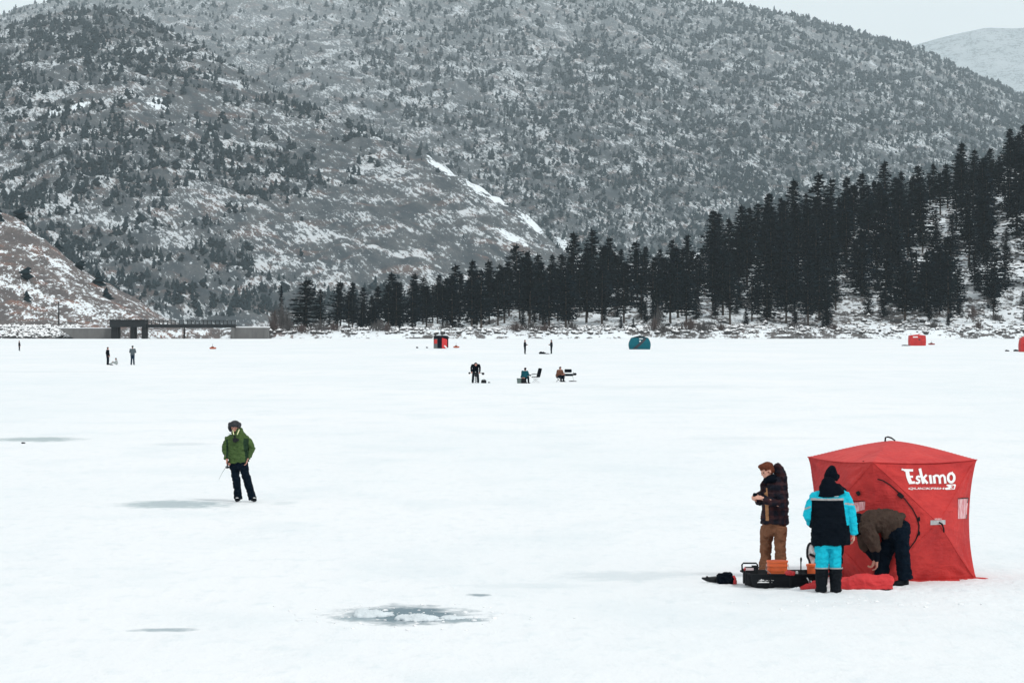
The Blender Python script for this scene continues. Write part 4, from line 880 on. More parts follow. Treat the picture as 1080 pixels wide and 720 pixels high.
B=[NC,NC+ea,NC+ea+eb,NC+eb]
tent=empty('pop_up_tent',NC+(ea+eb)/2,'big red pop-up fishing tent with white lettering, beside the people at right','tent')
T0=tent.location.copy()
def wall_pt(i,s,h,off=0.0):
    a,b=B[i],B[(i+1)%4]; e=(b-a); L=e.length; e=e/L; nrm=Vector((e.y,-e.x,0))
    q=1-max(abs(2*s-1),abs(2*h-1)); edge=min(s,1-s); 
    o=.35*q**.97
    # edges between poles pull inward, base and top hem curve slightly
    es=.075*(1-(2*h-1)**2)*(1-min(1,edge/.5))**2
    s2=s+(es/L if s<.5 else -es/L)*1.0
    hh=.035*(1-(2*s-1)**2)*max(0,(2*h-1))**2
    w_=0.0
    for (cs,chh) in ((0,0),(1,0),(0,1),(1,1)):        # tension folds fanning out of the corners
        dx,dy=(s-cs)*L,(h-chh)*TH; r=math.hypot(dx,dy)+1e-6; ang=math.atan2(abs(dy),abs(dx)); w_+=.013*math.sin(ang*17+i)*math.exp(-((r-.28)/.30)**2)
    ah=math.atan2((h-.5)*TH,(s-.5)*L); w_+=.012*float(math.sin(s*7+h*3+i))*q+.007*math.sin(ah*13+i*2)*q*(1-q)*3+.006*math.sin((s*5+h*9)+2*math.sin(s*6+i))*(1-q)
    low=.012*math.sin(s*38+i*2)*max(0,1-h*5)
    p=a+e*(s2*L)+nrm*(o-es+(w_+low)*min(1,edge*12)+off)+Vector((0,0,h*(TH-hh)+.0)); return p
def build_wall(i,n=56):
    P=np.array([[list(wall_pt(i,s,h)-T0) for s in np.linspace(0,1,n)] for h in np.linspace(0,1,n)])
    return link('wall',grid_mesh('tent_wall',P,REDF),tent)
walls=[build_wall(i) for i in range(4)]
def roof_pt(s,t):
    a=B[0]+ea*s+eb*t; k=1-max(abs(2*s-1),abs(2*t-1)); q=max(abs(2*s-1),abs(2*t-1))
    es=.035*(1-(2*s-1)**2) if abs(2*t-1)>=abs(2*s-1) else .035*(1-(2*t-1)**2)
    z=TH+.25*(1-q**1.38)-es*q**3; 
    c=(B[0]+B[2])/2; a=a+(c-a)*.0; d=(c-a); 
    if d.length>1e-6: a=a-d.normalized()*.012
    return Vector((a.x,a.y,z+.004+.006*math.sin(9*s+4*t)*k))
n=48; P=np.array([[list(roof_pt(s,t)-T0) for s in np.linspace(0,1,n)] for t in np.linspace(0,1,n)]); roof=link('roof',grid_mesh('tent_roof',P,REDF_LIT),tent)
# snow skirt
mb=MB(); vs=[];fs=[]; rg=random.Random(4); m_=40
for i in range(4):
    for j in range(m_):
        s=j/m_; p=wall_pt(i,s,0); c=(B[0]+B[2])/2; d=Vector((p.x-c.x,p.y-c.y,0)).normalized(); k=.10+.035*math.sin(j*1.7+i)+(.16 if (i==1 and j<2) or (i==0 and j>m_-2) else 0)
        vs+=[p-T0+Vector((0,0,.035)),p+d*k*.5-T0+Vector((0,0,.022+.012*math.sin(j*2.3))),p+d*k-T0+Vector((0,0,.004))]
N=len(vs)
for j in range(N//3):
    a=j*3; b=(a+3)%N; fs+=[(a,b,b+1,a+1),(a+1,b+1,b+2,a+2)]
link('skirt',mesh_from('tent_skirt',vs,fs,REDF,True),tent)
# find wall coordinates for a photo pixel
_tab={}
def wall_uv(i,px,py):
    if i not in _tab:
        g=[]; 
        for h in np.linspace(0,1,101):
            for s in np.linspace(0,1,101): q=wall_pt(i,s,h); a,b=proj(q); g.append((a,b,s,h))
        _tab[i]=np.array(g)
    g=_tab[i]; j=np.argmin((g[:,0]-px)**2+(g[:,1]-py)**2); s,h=g[j,2],g[j,3]
    for _ in range(12):   # refine
        a,b=proj(wall_pt(i,s,h)); da=proj(wall_pt(i,min(1,s+.004),h)); db=proj(wall_pt(i,s,min(1,h+.004)))
        M=np.array([[(da[0]-a)/.004,(db[0]-a)/.004],[(da[1]-b)/.004,(db[1]-b)/.004]])
        try: q=np.linalg.solve(M,[px-a,py-b])
        except Exception: break
        s=float(np.clip(s+q[0]*.5,0,1)); h=float(np.clip(h+q[1]*.5,0,1))
    return s,h
def on_wall(i,px,py,off=.004):
    s,h=wall_uv(i,px,py); return wall_pt(i,s,h,off)-T0
def strip_on_wall(mb,i,pts,wd,off=.006,rnd=False):
    "thin raised ribbon whose centre line passes the given points of the wall"
    P=[]
    for (a,b),(c,d) in zip(pts[:-1],pts[1:]):
        m=max(1,int(math.hypot(c-a,d-b)/2.2))
        for k in range(m): P.append((a+(c-a)*k/m,b+(d-b)*k/m))
    P.append(pts[-1]); vs=[];fs=[]
    for k,(x,y) in enumerate(P):
        x0,y0=P[max(0,k-1)]; x1,y1=P[min(len(P)-1,k+1)]; L=math.hypot(x1-x0,y1-y0)+1e-9; nx,ny=-(y1-y0)/L*wd/2,(x1-x0)/L*wd/2
        for q in (-1,1): 
            p=on_wall(i,x+nx*q,y+ny*q,off); vs.append(p)
    for k in range(len(P)-1): a=2*k; fs.append((a,a+1,a+3,a+2))
    mb.add(vs,fs); return P
def flat_on_wall(mb,i,poly,off=.006,mi=0):
    "polygon given in photo pixels, fan triangulated from its centroid"
    n=len(poly); cx=sum(a for a,_ in poly)/n; cy_=sum(b for _,b in poly)/n
    dense=[]
    for (a,b),(c,d) in zip(poly,poly[1:]+poly[:1]):
        m=max(1,int(math.hypot(c-a,d-b)/2.5)); dense+=[(a+(c-a)*k/m,b+(d-b)*k/m) for k in range(m)]
    vs=[on_wall(i,cx,cy_,off)]; rings=[.4,.75,1.0]; m=len(dense)
    for r_ in rings: vs+=[on_wall(i,cx+(a-cx)*r_,cy_+(b-cy_)*r_,off) for a,b in dense]
    fs=[(0,1+k,1+(k+1)%m) for k in range(m)]
    for r_ in range(2):
        for k in range(m): a=1+r_*m+k; b=1+r_*m+(k+1)%m; fs.append((a,a+m,b+m,b))
    mb.add(vs,fs,mi)
# lettering, read off the tent: crop pixels -> photo pixels
C=lambda x,y:(940+x/9,480+y/9)
import itertools
mb=MB()
def stroke(pts,wd,cap=True):
    strip_on_wall(mb,0,[C(*p) for p in pts],wd/9,.008+stroke.k*.0004); stroke.k+=1
stroke.k=0
stroke([(150,150),(158,200),(178,255)],36); stroke([(96,131),(130,140),(150,165)],17); stroke([(120,140),(205,142)],23); stroke([(160,202),(204,202)],20); stroke([(165,260),(222,256)],24)
stroke([(272,206),(258,199),(244,202),(238,217),(250,229),(266,240),(262,256),(248,263),(228,258)],21)
stroke([(268,124),(283,190),(303,268)],26); stroke([(333,184),(298,222)],21); stroke([(300,218),(342,266)],23)
stroke([(364,186),(376,268)],25)
stroke([(400,190),(410,266)],24); stroke([(398,205),(420,190),(440,192),(455,215),(460,268)],22); stroke([(455,215),(470,192),(488,188),(503,205),(510,266)],22)
stroke([(565+30*math.cos(a),212+42*math.sin(a)) for a in np.linspace(0,2*math.pi,20)],24); stroke([(572,157),(580,157)],8)
lt=mb.build('lettering',WHITEP,tent)
mb=MB()
# second, slim italic line and its block with the number
def text_poly(txt,x0,x1,y0,y1,shear):
    cu=bpy.data.curves.new('txt','FONT'); cu.body=txt; cu.size=1; cu.offset=.02; cu.resolution_u=2
    o=bpy.data.objects.new('txt',cu); COL.objects.link(o); dg=bpy.context.evaluated_depsgraph_get(); dg.update()
    me=bpy.data.meshes.new_from_object(o.evaluated_get(dg)); v=np.array([q.co[:] for q in me.vertices]); f=[tuple(p.vertices) for p in me.polygons]
    bpy.data.objects.remove(o); lo,hi=v.min(0),v.max(0); out=[]
    for q in v:
        a=(q[0]-lo[0])/(hi[0]-lo[0]); b_=(q[1]-lo[1])/(hi[1]-lo[1]); out.append((x0+(x1-x0)*a+shear*b_, y1+(y0-y1)*b_))
    return out,f
o_,f_=text_poly('QUICKFISH',155,495,304,327,8)
mb.add([on_wall(0,*C(*q),.008) for q in o_],f_)
flat_on_wall(mb,0,[C(*q) for q in ((505,318),(512,308),(545,303),(540,292),(518,284),(530,276),(606,273),(612,282),(600,322),(520,326))],.0075)
mb.build('lettering',WHITEP,tent)
mb=MB(); o_,f_=text_poly('3',556,592,283,318,6); mb.add([on_wall(0,*C(*q),.011) for q in o_],f_); mb.build('number_print',REDF,tent)
mb=MB(); flat_on_wall(mb,0,[C(*q) for q in ((370,615),(512,612),(512,655),(370,660))],.010); st=mb.build('reflective_strip',REFL,tent)
mb=MB(); o_,f_=text_poly('ESKIMO',412,478,598,606,0); mb.add([on_wall(0,*C(*q),.008) for q in o_],f_); mb.build('small_print',WHITEP,tent)
mb=MB(); mb.tube([on_wall(0,*C(448,635),.02),on_wall(0,*C(462,650),.06),on_wall(0,*C(480,690),.05),on_wall(0,*C(490,725),.03)],.012,6); mb.build('pull_strap',BLKW,tent)
mb=MB(); flat_on_wall(mb,0,[C(*q) for q in ((633,413),(728,405),(724,470),(712,598),(632,602))],.006); wi=mb.build('window',FILM,tent)
mb=MB(); strip_on_wall(mb,0,[C(632,410),C(730,403)],.9,.012); strip_on_wall(mb,0,[C(728,405),C(722,450)],.7,.012); strip_on_wall(mb,0,[C(716,560),C(712,600)],.6,.012); mb.build('window_frame',BLKW,wi)
mb=MB(); flat_on_wall(mb,3,[(898.5,530),(913,528.6),(912.6,537),(901,540.3),(898.5,538.5)],.006); wi=mb.build('window',FILM,tent)
mb=MB(); strip_on_wall(mb,3,[(896.5,528.6),(912.8,527.8)],.8,.012); mb.build('window_frame',BLKW,wi)
# door zip
zp=[(925,505),(931,506.5),(938,511),(946,518),(954,526),(962,536.5),(966.5,545),(969,554),(968.5,562),(965,570),(959,578),(952,585)]
mb=MB(); strip_on_wall(mb,0,zp,1.3,.012); dz=mb.build('door_zip',BLKW,tent)
mb=MB(); mb.box(on_wall(0,*C(82,380),.02),(.09,.03,.06),Matrix.Rotation(R(40),3,'Y'),.006); mb.build('zip_flap',BLKW,dz)
for q_ in ((968.6,547),(968.6,562)): mb=MB(); mb.box(on_wall(0,*q_,.02),(.03,.03,.06),None,.006); mb.build('zip_pull',BLKW,dz)
mb=MB(); mb.box(on_wall(3,906.5,520,.02),(.05,.07,.06),Matrix.Rotation(R(-35),3,'Y'),.006); mb.build('fabric_tab',BLKW,tent)
mb=MB(); mb.box(roof_pt(.02,.17)-T0+Vector((0,-.01,-.02)),(.035,.03,.05),Matrix.Rotation(R(30),3,'Y'),.006); mb.build('fabric_tab',BLKW,tent)
top=roof_pt(.5,.5)-T0; mb=MB(); mb.tube([top+Vector((-.09,0,-.01)),top+Vector((-.085,0,.045)),top+Vector((-.05,0,.055)),top+Vector((.0,0,.04)),top+Vector((.055,0,-.0))],[.013,.012,.012,.012,.010],8); mb.build('roof_strap',BLKW,tent)
mb=MB()
for a,b in ((0,1),(1,2),(2,3),(3,0)):
    pts=[]
    for k in range(13):
        s=k/12; q={0:(s,0),1:(1,s),2:(1-s,1),3:(0,1-s)}[a]; pts.append(roof_pt(*q)-T0+Vector((0,0,-.002)))
    mb.tube(pts,.007,5)
mb.build('roof_seam',REDF,tent)
rb=MB()
for i in range(4):
    for a,b in (((0,1),(.5,.5)),((1,1),(.5,.5)),((0,0),(.5,.5)),((1,0),(.5,.5))):
        rb.tube([wall_pt(i,a[0]+(b[0]-a[0])*k/12,a[1]+(b[1]-a[1])*k/12,-.001)-T0 for k in range(13)],.008,5)
rb.build('pole_sleeve',REDF,tent)

# ================================================================ sled and what lies in and by it
SLEDM=simple('black_polyethylene',(.005,.007,.010),.6,.2); ORG=simple('orange_plastic',(.90,.17,.05),.45,.4,var=.06); RED=simple('red_plastic',(.55,.03,.035),.45,.4); STL=simple('bright_metal',(.55,.56,.57),.3,.6,.7)
s0=Vector((3.272,38.98,0)); ex=Vector((1,.03,0)).normalized(); ey=Vector((-.13,1,0)).normalized(); SL,SW,SHt=1.10,.66,.222
sl=empty('sled',s0+ex*SL/2+ey*SW/2,'black plastic gear sled with white lettering on its side, left of the turquoise suit','sled')
def S(a,b,z): return s0+ex*a+ey*b+Vector((0,0,z))-sl.location
def ringpts(inset,z,out=0,r=.07):
    pts=[]
    for (ca,cb,a0) in ((SL-inset-r,inset+r,-90),(SL-inset-r,SW-inset-r,0),(inset+r,SW-inset-r,90),(inset+r,inset+r,180)):
        for k in range(6):
            t=R(a0+k*18); pts.append(S(ca+math.cos(t)*(r+out),cb+math.sin(t)*(r+out),z))
    return pts
rings=[ringpts(.075,.012),ringpts(.055,.03),ringpts(.03,.10),ringpts(.012,SHt-.03),ringpts(0,SHt-.02),ringpts(0,SHt-.02,.022),ringpts(0,SHt,.022),ringpts(0,SHt,-.012),ringpts(.03,.10,-.01),ringpts(.06,.04,-.01)]
V=[p for r_ in rings for p in r_]; m_=len(rings[0]); Fs=[]
for k in range(len(rings)-1):
    for j in range(m_): a=k*m_+j; b=k*m_+(j+1)%m_; Fs.append((a,b,b+m_,a+m_))
Fs.append(tuple(range(m_))[::-1]); Fs.append(tuple(range((len(rings)-1)*m_,len(rings)*m_)))
link('hull',mesh_from('sled_hull',V,Fs,SLEDM,True),sl)
mb=MB()
for k in (.25,.5,.75): mb.box(S(SL*k,.020,.11),(.035,.02,.15),None,.006)
mb.build('rib',SLEDM,sl)
mb=MB(); 
# mark on the side: a low peaked emblem over a short line of letters
def side(a,z,off=.0): 
    t=max(0,min(1,(z-.10)/(SHt-.13))); return S(a,.030-.018*t-.006-off,z)
for poly in (((.10,.130),(.165,.130),(.155,.142),(.135,.140),(.125,.150),(.112,.143)),((.06,.098),(.275,.098),(.262,.112),(.20,.110),(.185,.118),(.15,.112),(.12,.120),(.085,.112))):
    pts=[side(.03+a,.0+z) for a,z in poly]; mb.add(pts,[tuple(range(len(pts)))])
cu=text_poly('JET SLED',.09,.30,.122,.108,.004)
mb.add([side(.02+a,b+.014,.002) for a,b in cu[0]],cu[1]); mb.build('lettering',WHITEP,sl)
mb=MB(); mb.tube([S(.77,-.02,.17),S(.79,-.04,.13),S(.80,-.035,.09),S(.83,-.03,.06),S(.85,-.03,.04)],.010,6); mb.tube([S(.82,-.03,.13),S(.83,-.04,.10),S(.81,-.04,.08)],.012,6); mb.build('tow_hook',STL,sl)
bk=empty('bucket',(3.672,39.36,.03),'orange bucket sitting inside the black sled, in front of the brown trousers','bucket')
mb=MB(); z=Vector((0,0,1)); mb.loft([(z*.0,.132,.132),(z*.20,.138,.138),(z*.203,.145,.145),(z*.222,.145,.145),(z*.224,.139,.139),(z*.262,.140,.140),(z*.265,.147,.147),(z*.283,.147,.147),(z*.285,.141,.141),(z*.32,.142,.142),(z*.325,.150,.150),(z*.345,.150,.150)],(1,0,0),32,cap=True); mb.build('pail',ORG,bk,smooth=False)
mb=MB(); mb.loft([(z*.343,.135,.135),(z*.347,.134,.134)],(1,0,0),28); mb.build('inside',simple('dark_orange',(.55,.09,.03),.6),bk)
mb=MB(); mb.tube([(-.15,0,.30),(-.16,-.05,.22),(-.10,-.13,.17),(0,-.155,.155),(.10,-.13,.17),(.16,-.05,.22),(.15,0,.30)],.004,5); mb.build('handle',STL,bk)
ln=empty('battery_heater',(3.285,39.20,.03),'small black box with top handle and white panel in the left end of the sled','heater')
mb=MB(); mb.box((0,0,.145),(.20,.15,.25),None,.025); mb.box((.06,0,.265),(.12,.12,.05),None,.02); mb.build('housing',DARKM,ln)
mb=MB(); mb.tube([(-.11,0,.20),(-.115,0,.30),(-.095,0,.322),(.08,0,.322),(.10,0,.30),(.105,0,.20)],.012,8); mb.build('handle',DARKM,ln)
mb=MB(); mb.box((-.02,-.079,.245),(.12,.012,.035),None,.004); mb.build('panel',simple('pinkish_white_panel',(.62,.50,.52),.5),ln)
mb=MB(); mb.box((-.075,-.06,.245),(.04,.05,.05),None,.012); mb.build('red_knob',RED,ln)
mb=MB(); mb.tube([(0,0,0),(.0,0,.33),(.002,0,.37),(.002,0,.40)],[.009,.009,.016,.010],8); st=mb.build('rod_holder',DARKM,None,loc=(3.985,39.22,.03)); tag(st,'thin black upright stick rising from the middle of the sled','rod')
q=MB(); q.ell((0,0,.05),(.06,.05,.035)); q.ell((.05,.0,.045),(.035,.04,.03)); gl=sculpt('red_glove',q,.008,[RED],loc=(3.82,39.06,.13),smooth=1,wrinkle=[(.006,(25,25,25))]); tag(gl,'crumpled red glove on the front rim of the sled, right of the orange bucket','glove')
gl.location=(3.80,38.99,.185)
wc=MB(); wc.box((0,0,.03),(.035,.03,.05),None,.006); wc=wc.build('bait_tub',WHITEP,None,loc=(3.925,39.18,.19)); tag(wc,'tiny white tub in the sled left of the upright stick','tub')
# snowshoe-like frame behind the sled
sn=empty('snowshoe',(4.205,39.82,-.03),'white and black snowshoe standing behind the sled, left of the turquoise trousers','snowshoe')
mb=MB(); pts=[]
for k in range(25):
    a=2*math.pi*k/24; pts.append(((.068 if math.sin(a)>0 else .05)*math.cos(a)-.02*math.sin(a),0,.42+.19*math.sin(a)))
mb.tube(pts,.017,8); mb.build('frame',DARKM,sn)
mb=MB(); vs=[(0,0,.42)]+[(p[0]*.9,.0,.42+(p[2]-.42)*.93) for p in pts[:-1]]; n_=len(pts)-1
mb.add(vs+[(a,b+.008,c) for a,b,c in vs],[(0,1+k,1+(k+1)%n_) for k in range(n_)]+[(n_+1,n_+2+(k+1)%n_,n_+2+k) for k in range(n_)]); mb.build('decking',simple('pale_grey_decking',(.60,.62,.63),.5,.4,var=.45,scale=14),sn)
mb=MB(); mb.box((.0,-.02,.44),(.09,.02,.035),Matrix.Rotation(R(25),3,'Y'),.006); mb.build('binding',DARKM,sn)
ob=empty('bucket',(4.215,39.66,0),'second orange bucket half hidden behind the turquoise trousers and the sled','bucket')
mb=MB(); mb.loft([(z*.0,.09,.09),(z*.27,.105,.105),(z*.272,.114,.114),(z*.30,.114,.114)],(1,0,0),24); mb.build('pail',ORG,ob)
# bags left of the sled
bg_=empty('gear_bag',ground(766,617.3)+Vector((0,.12,0)),'squat black bag on the snow touching the left end of the sled','bag')
mb=MB(); mb.box((0,0,.075),(.235,.26,.15),None,.03); mb.box((.03,-.0,.155),(.12,.18,.03),None,.012); mb.box((-.09,-.0,.13),(.06,.2,.05),None,.02); sculpt('bag_body',mb,.01,[BLACKC],bg_,smooth=2,wrinkle=[(.008,(12,12,12))])
mb=MB(); mb.tube([(.10,-.14,.14),(.125,-.15,.10),(.115,-.15,.04)],.016,6); mb.box((.125,-.10,.05),(.05,.06,.07),None,.01); mb.build('red_strap',RED,bg_)
bb=empty('auger_blade_case',ground(750,615.5)+Vector((0,.08,0)),'flat pointed black case on the snow, leftmost of the gear by the sled','case')
mb=MB(); mb.loft([(Vector((-.125,0,.075)),.02,.012),(Vector((-.06,0,.06)),.06,.028),(Vector((.03,0,.052)),.09,.045),(Vector((.13,0,.055)),.10,.050)],(0,1,0),14,power=3); mb.build('case_shell',DARKM,bb,smooth=True)
mb=MB(); mb.box((-.05,0,.093),(.03,.12,.012),Matrix.Rotation(R(-12),3,'Y'),.004); mb.build('strap',BLKW,bb)
# red ground cloth rolled in front of the tent
RC=red_fabric('red_nylon',(.66,.045,.048),(.52,.03,.035))
def px3(px,py,d): return at(px,py,d)
o=ground(915,623); cl_=empty('red_carry_bag',o,'empty red tent bag lying crumpled on the snow between the boots and the tent','bag')
mb=MB(); Lp=lambda px,z,dy=0.: Vector(((px-915)/F*o.y,dy,z))
mb.loft([(Lp(884,.05,.20),.05,.20),(Lp(888,.07,.20),.065,.22),(Lp(896,.085,.19),.085,.23),(Lp(906,.10,.18),.10,.24),(Lp(920,.10,.17),.105,.24),(Lp(934,.10,.17),.102,.23),(Lp(940,.10,.17),.098,.20),(Lp(942.5,.10,.17),.085,.16)],(0,0,1),24,power=4)
sculpt('bag_body',mb,.010,[RC,BLACKC],cl_,smooth=3,wrinkle=[(.014,(3,3,6)),(.005,(9,9,14))],paint=lambda c:np.where((c[:,2]<.028)&(c[:,0]>-.12+.1*np.sin(c[:,0]*30)),1,0))
o2=ground(852,623); c2=empty('red_cloth',o2,'small crumpled red cloth at the sled corner, left of the black boots','cloth')
mb=MB(); L2=lambda px,z,dy=0.: Vector(((px-852)/F*o2.y,dy,z)); mb.loft([(L2(843,.015,.05),.012,.05),(L2(848,.03,.05),.03,.07),(L2(854,.05,.05),.05,.08),(L2(860,.065,.06),.065,.09),(L2(866,.07,.08),.06,.09)],(0,0,1),14)
sculpt('cloth_body',mb,.009,[RC],c2,smooth=2,wrinkle=[(.014,(9,9,12))])
def lump(name,loc,parts,label,cat='snow',vox=.008,mat=None,wr=[(.010,(14,14,14))]):
    mb=MB(); [mb.ell(c,r) for c,r in parts]; q=sculpt(name,mb,vox,[mat or SNOWM],loc=loc,smooth=2,wrinkle=wr); tag(q,label,cat); return q
lump('snow_lump',ground(838,623.5),[((0,0,.02),(.06,.05,.03)),((.04,0,.03),(.04,.04,.03)),((-.05,0,.015),(.04,.04,.02))],'small white snow lump at the foot of the sled beside red cloth')
ICY=simple('icy_slush',(.66,.73,.77),.6,.4,var=.12,scale=9)
lump('slush_mound',ground(392,649),[((-.10,0,.0),(.12,.15,.075)),((.04,.02,.0),(.11,.15,.055)),((.18,.0,.0),(.09,.12,.025)),((-.04,-.1,0),(.2,.12,.04))],'taller left heap of slush on the dark ice patch in front','slush heap',.014,ICY,[(.02,(7,7,7)),(.008,(22,22,22))])
lump('slush_mound',ground(441,653),[((-.16,0,0),(.12,.14,.045)),((0,.02,0),(.15,.15,.055)),((.15,.0,0),(.10,.12,.035)),((.05,-.1,0),(.25,.1,.03))],'flatter right heap of slush on the dark ice patch in front','slush heap',.014,ICY,[(.02,(7,7,7)),(.008,(22,22,22))])
lump('snow_lump',ground(478,652),[((-.05,0,0),(.12,.12,.035)),((.08,0,0),(.07,.1,.02))],'lowest small slush lump at the right end of the dark ice patch','slush heap',.012,ICY)
# tracked-up snow around the tent: one sheet of crumbs
rg=random.Random(8); V=[];Fs=[]
bm=bmesh.new(); bmesh.ops.create_icosphere(bm,subdivisions=1,radius=1); tv=[v.co.copy() for v in bm.verts]; tf=[tuple(v.index for v in f.verts) for f in bm.faces]; bm.free()
for k in range(800):
    if k<700: px=rg.gauss(905,75); py=rg.gauss(622,8)
    else: px=rg.gauss(430,60); py=rg.gauss(649,7)
    if py<603 or not 700<px<1075 and k<700: continue
    p=ground(px,py); r_=rg.uniform(.010,.034)*rg.uniform(.4,1); n=len(V)
    if (p-NC-(ea+eb)/2).length<1.1: continue
    for v in tv: q=rg.uniform(.7,1.25)*r_; V.append((p.x+v.x*q*1.5,p.y+v.y*q*1.5,v.z*q*.55))
    Fs+=[tuple(i+n for i in f) for f in tf]
cr_=link('snow_crumbs',fast_mesh('snow_crumbs',V,Fs,SNOWM,True)); tag(cr_,'loose lumps of kicked-up snow around the tent and the ice patch','snow',kind='stuff')
bo=empty('bottle',ground(918.5,611)+Vector((0,.0,0)),'black bottle held just above the snow by the bending man','bottle')
mb=MB(); mb.loft([(z*.03,.034,.034),(z*.05,.038,.038),(z*.19,.038,.038),(z*.215,.020,.020),(z*.25,.018,.018)],(1,0,0),16); mb.build('flask',DARKM,bo,smooth=True)
mb=MB(); mb.loft([(z*.248,.022,.022),(z*.275,.022,.022)],(1,0,0),14); mb.build('cap',BLKW,bo)
mb=MB(); mb.loft([(z*.09,.0385,.0385),(z*.13,.0385,.0385)],(1,0,0),16); mb.build('label_band',simple('grey_label',(.25,.25,.27),.5),bo)
mb=MB(); mb.ell((0,0,.02),(.055,.04,.025)); mb.ell((.05,.01,.02),(.03,.03,.02)); q=sculpt('dropped_glove',mb,.01,[BLACKC],loc=ground(24,467.5),smooth=1); tag(q,'tiny black dropped glove on the snow by the left grey ice streak','glove')

# ================================================================ far shelters
def shelter(name,px0,px1,pyb,pyt,label,mat,roofm,dep=1.0,bulge=.12,top_in=.12,apex=.12,rot=0,pyr=.035):
    g=ground((px0+px1)/2,pyb); s=F/g.y; W=(px1-px0)/s; H=(pyb-pyt)/s; D=W*dep
    r=empty(name,g+Vector((0,D/2,0)),label,'tent',None,rot)
    def pt(a,b,h):   # a,b in -1..1
        k=1+bulge*math.sin(math.pi*h)*.5-top_in*h**2; return Vector((a*W/2*k,b*D/2*k,h*H*(1-apex)))
    mb=MB(); n=9; C4=[(-1,-1),(1,-1),(1,1),(-1,1)]
    for i in range(4):
        a,b=C4[i],C4[(i+1)%4]; vs=[];fs=[]
        for j in range(n+1):
            for k in range(n+1):
                t=k/n; h=j/n; p=pt(a[0]+(b[0]-a[0])*t,a[1]+(b[1]-a[1])*t,h); q=1-max(abs(2*t-1),abs(2*h-1)); nr=Vector((b[1]-a[1],-(b[0]-a[0]),0)).normalized(); vs.append(p+nr*pyr*W*q)
        for j in range(n):
            for k in range(n): u=j*(n+1)+k; fs.append((u,u+1,u+n+2,u+n+1))
        mb.add(vs,fs)
    mb.build('walls',mat,r)
    mb=MB(); vs=[];fs=[]
    for j in range(n+1):
        for k in range(n+1):
            a,b=2*k/n-1,2*j/n-1; p=pt(a,b,1); q=max(abs(a),abs(b)); p.z+=H*apex*(1-q**1.15)+.01; vs.append(p*1.0)
    for j in range(n):
        for k in range(n): u=j*(n+1)+k; fs.append((u,u+1,u+n+2,u+n+1))
    mb.add(vs,fs); mb.build('roof',roofm,r); return r,W,H,D,pt
TEALF=cloth('teal_fabric',(.008,.115,.150),(.006,.08,.11),1.5,.7,.3); DTEAL=cloth('dark_teal_roof',(.006,.022,.030),(.004,.016,.022),1.5); GREYB=cloth('grey_band_fabric',(.055,.060,.075),None,2)
r,W,H,D,pt=shelter('teal_shelter',664.5,685.5,368.4,353.8,'rounded teal fishing shelter with grey diagonal band by the far shore',TEALF,DTEAL,.9,.20,.16,.17,pyr=.03)
fy_=lambda a,h,o=.0: pt(a,-1,h)+Vector((0,-.02-.045*W*max(0,1-max(abs(a),abs(2*h-1)))-o,0))
mb=MB(); N=14; vs=[];fs=[]
for k in range(N+1):
    t=k/N; a=-.55+t*1.15; h=.03+.95*t
    for q in (-.17,.17): vs.append(fy_(max(-1,min(1,a+q)),h,.03))
for k in range(N): u=2*k; fs.append((u,u+1,u+3,u+2))
mb.add(vs,fs); mb.build('diagonal_band',GREYB,r)
mb=MB(); mb.box(fy_(.0,.72,.05),(.22,.03,.22),None,.02); mb.build('vent',WHITEP,r)
mb=MB(); mb.add([fy_(-.15,.93,.04),fy_(-.05,.90,.04),fy_(.35,.90,.04),fy_(.32,.955,.04),fy_(-.0,.965,.04)],[(0,1,2,3,4)]); mb.build('snow_strip',WHITEP,r)
r,W,H,D,pt=shelter('red_shelter',960,976.5,364.4,352.6,'small red fishing tent with white marking, far off near the right shore',REDF,REDF_LIT,.9,.06,.02,.10)
mb=MB(); 
mb.add([(-W*.33,-D*.5-.10,H*.72),(-W*.02,-D*.5-.14,H*.72),(-W*.02,-D*.5-.12,H*.82),(-W*.33,-D*.5-.08,H*.82)],[(0,1,2,3)]); mb.build('lettering',WHITEP,r)
mb=MB(); mb.box((W*.08,-D*.5-.14,H*.55),(.35,.04,.28),None,.03); mb.build('window',GREYB,r)
mb=MB(); mb.tube([(-W*.1,-.6,H*.9),(W*.2,-.5,H*1.10)],.05,6); mb.build('roof_strap',REDF,r)
r,W,H,D,pt=shelter('red_shelter',1077.2,1094,371,353.5,'red fishing tent mostly cut off by the right photo edge',REDF,REDF_LIT,.9,.16,.10,.16)
mb=MB(); mb.box((-W*.25,-D*.5-.2,H*.5),(.3,.04,.3),None,.03); mb.build('window',GREYB,r)
# black and red upright shelter
BLF=cloth('black_shelter_fabric',(.004,.006,.012),None,1.2); GRF=cloth('grey_shelter_fabric',(.16,.17,.175),(.10,.11,.115),1.2); DOORM=simple('dark_doorway',(.004,.006,.014),.9,.05)
g=ground(464.9,367.4); s=F/g.y; r=empty('black_red_shelter',g,'upright black, grey and red ice fishing shelter by the far shore','tent')
w_=15.6/s; h_=13.3/s
def panel(nm,x0,x1,z0,z1,y,mat,dz0=0,dz1=0,th=.06):
    mb=MB(); v=[(x0,y,z0),(x1,y,z0),(x1,y,z1+dz1),(x0,y,z1+dz0)]; mb.add(v+[(a,b+th,c) for a,b,c in v],[(0,1,2,3),(7,6,5,4),(0,4,5,1),(1,5,6,2),(2,6,7,3),(3,7,4,0)]); return mb.build(nm,mat,r)
L=lambda px:(px-464.9)/s
mb=MB(); mb.box((0,1.2,h_*.46),(w_*.98,2.2,h_*.92),None,.12); mb.build('body',BLF,r)
panel('side_wall',L(457.3),L(461.3),.0,h_*.80,.03,GRF,-.15,0); panel('side_patch',L(457.8),L(461),h_*.38,h_*.72,-.04,REDF)
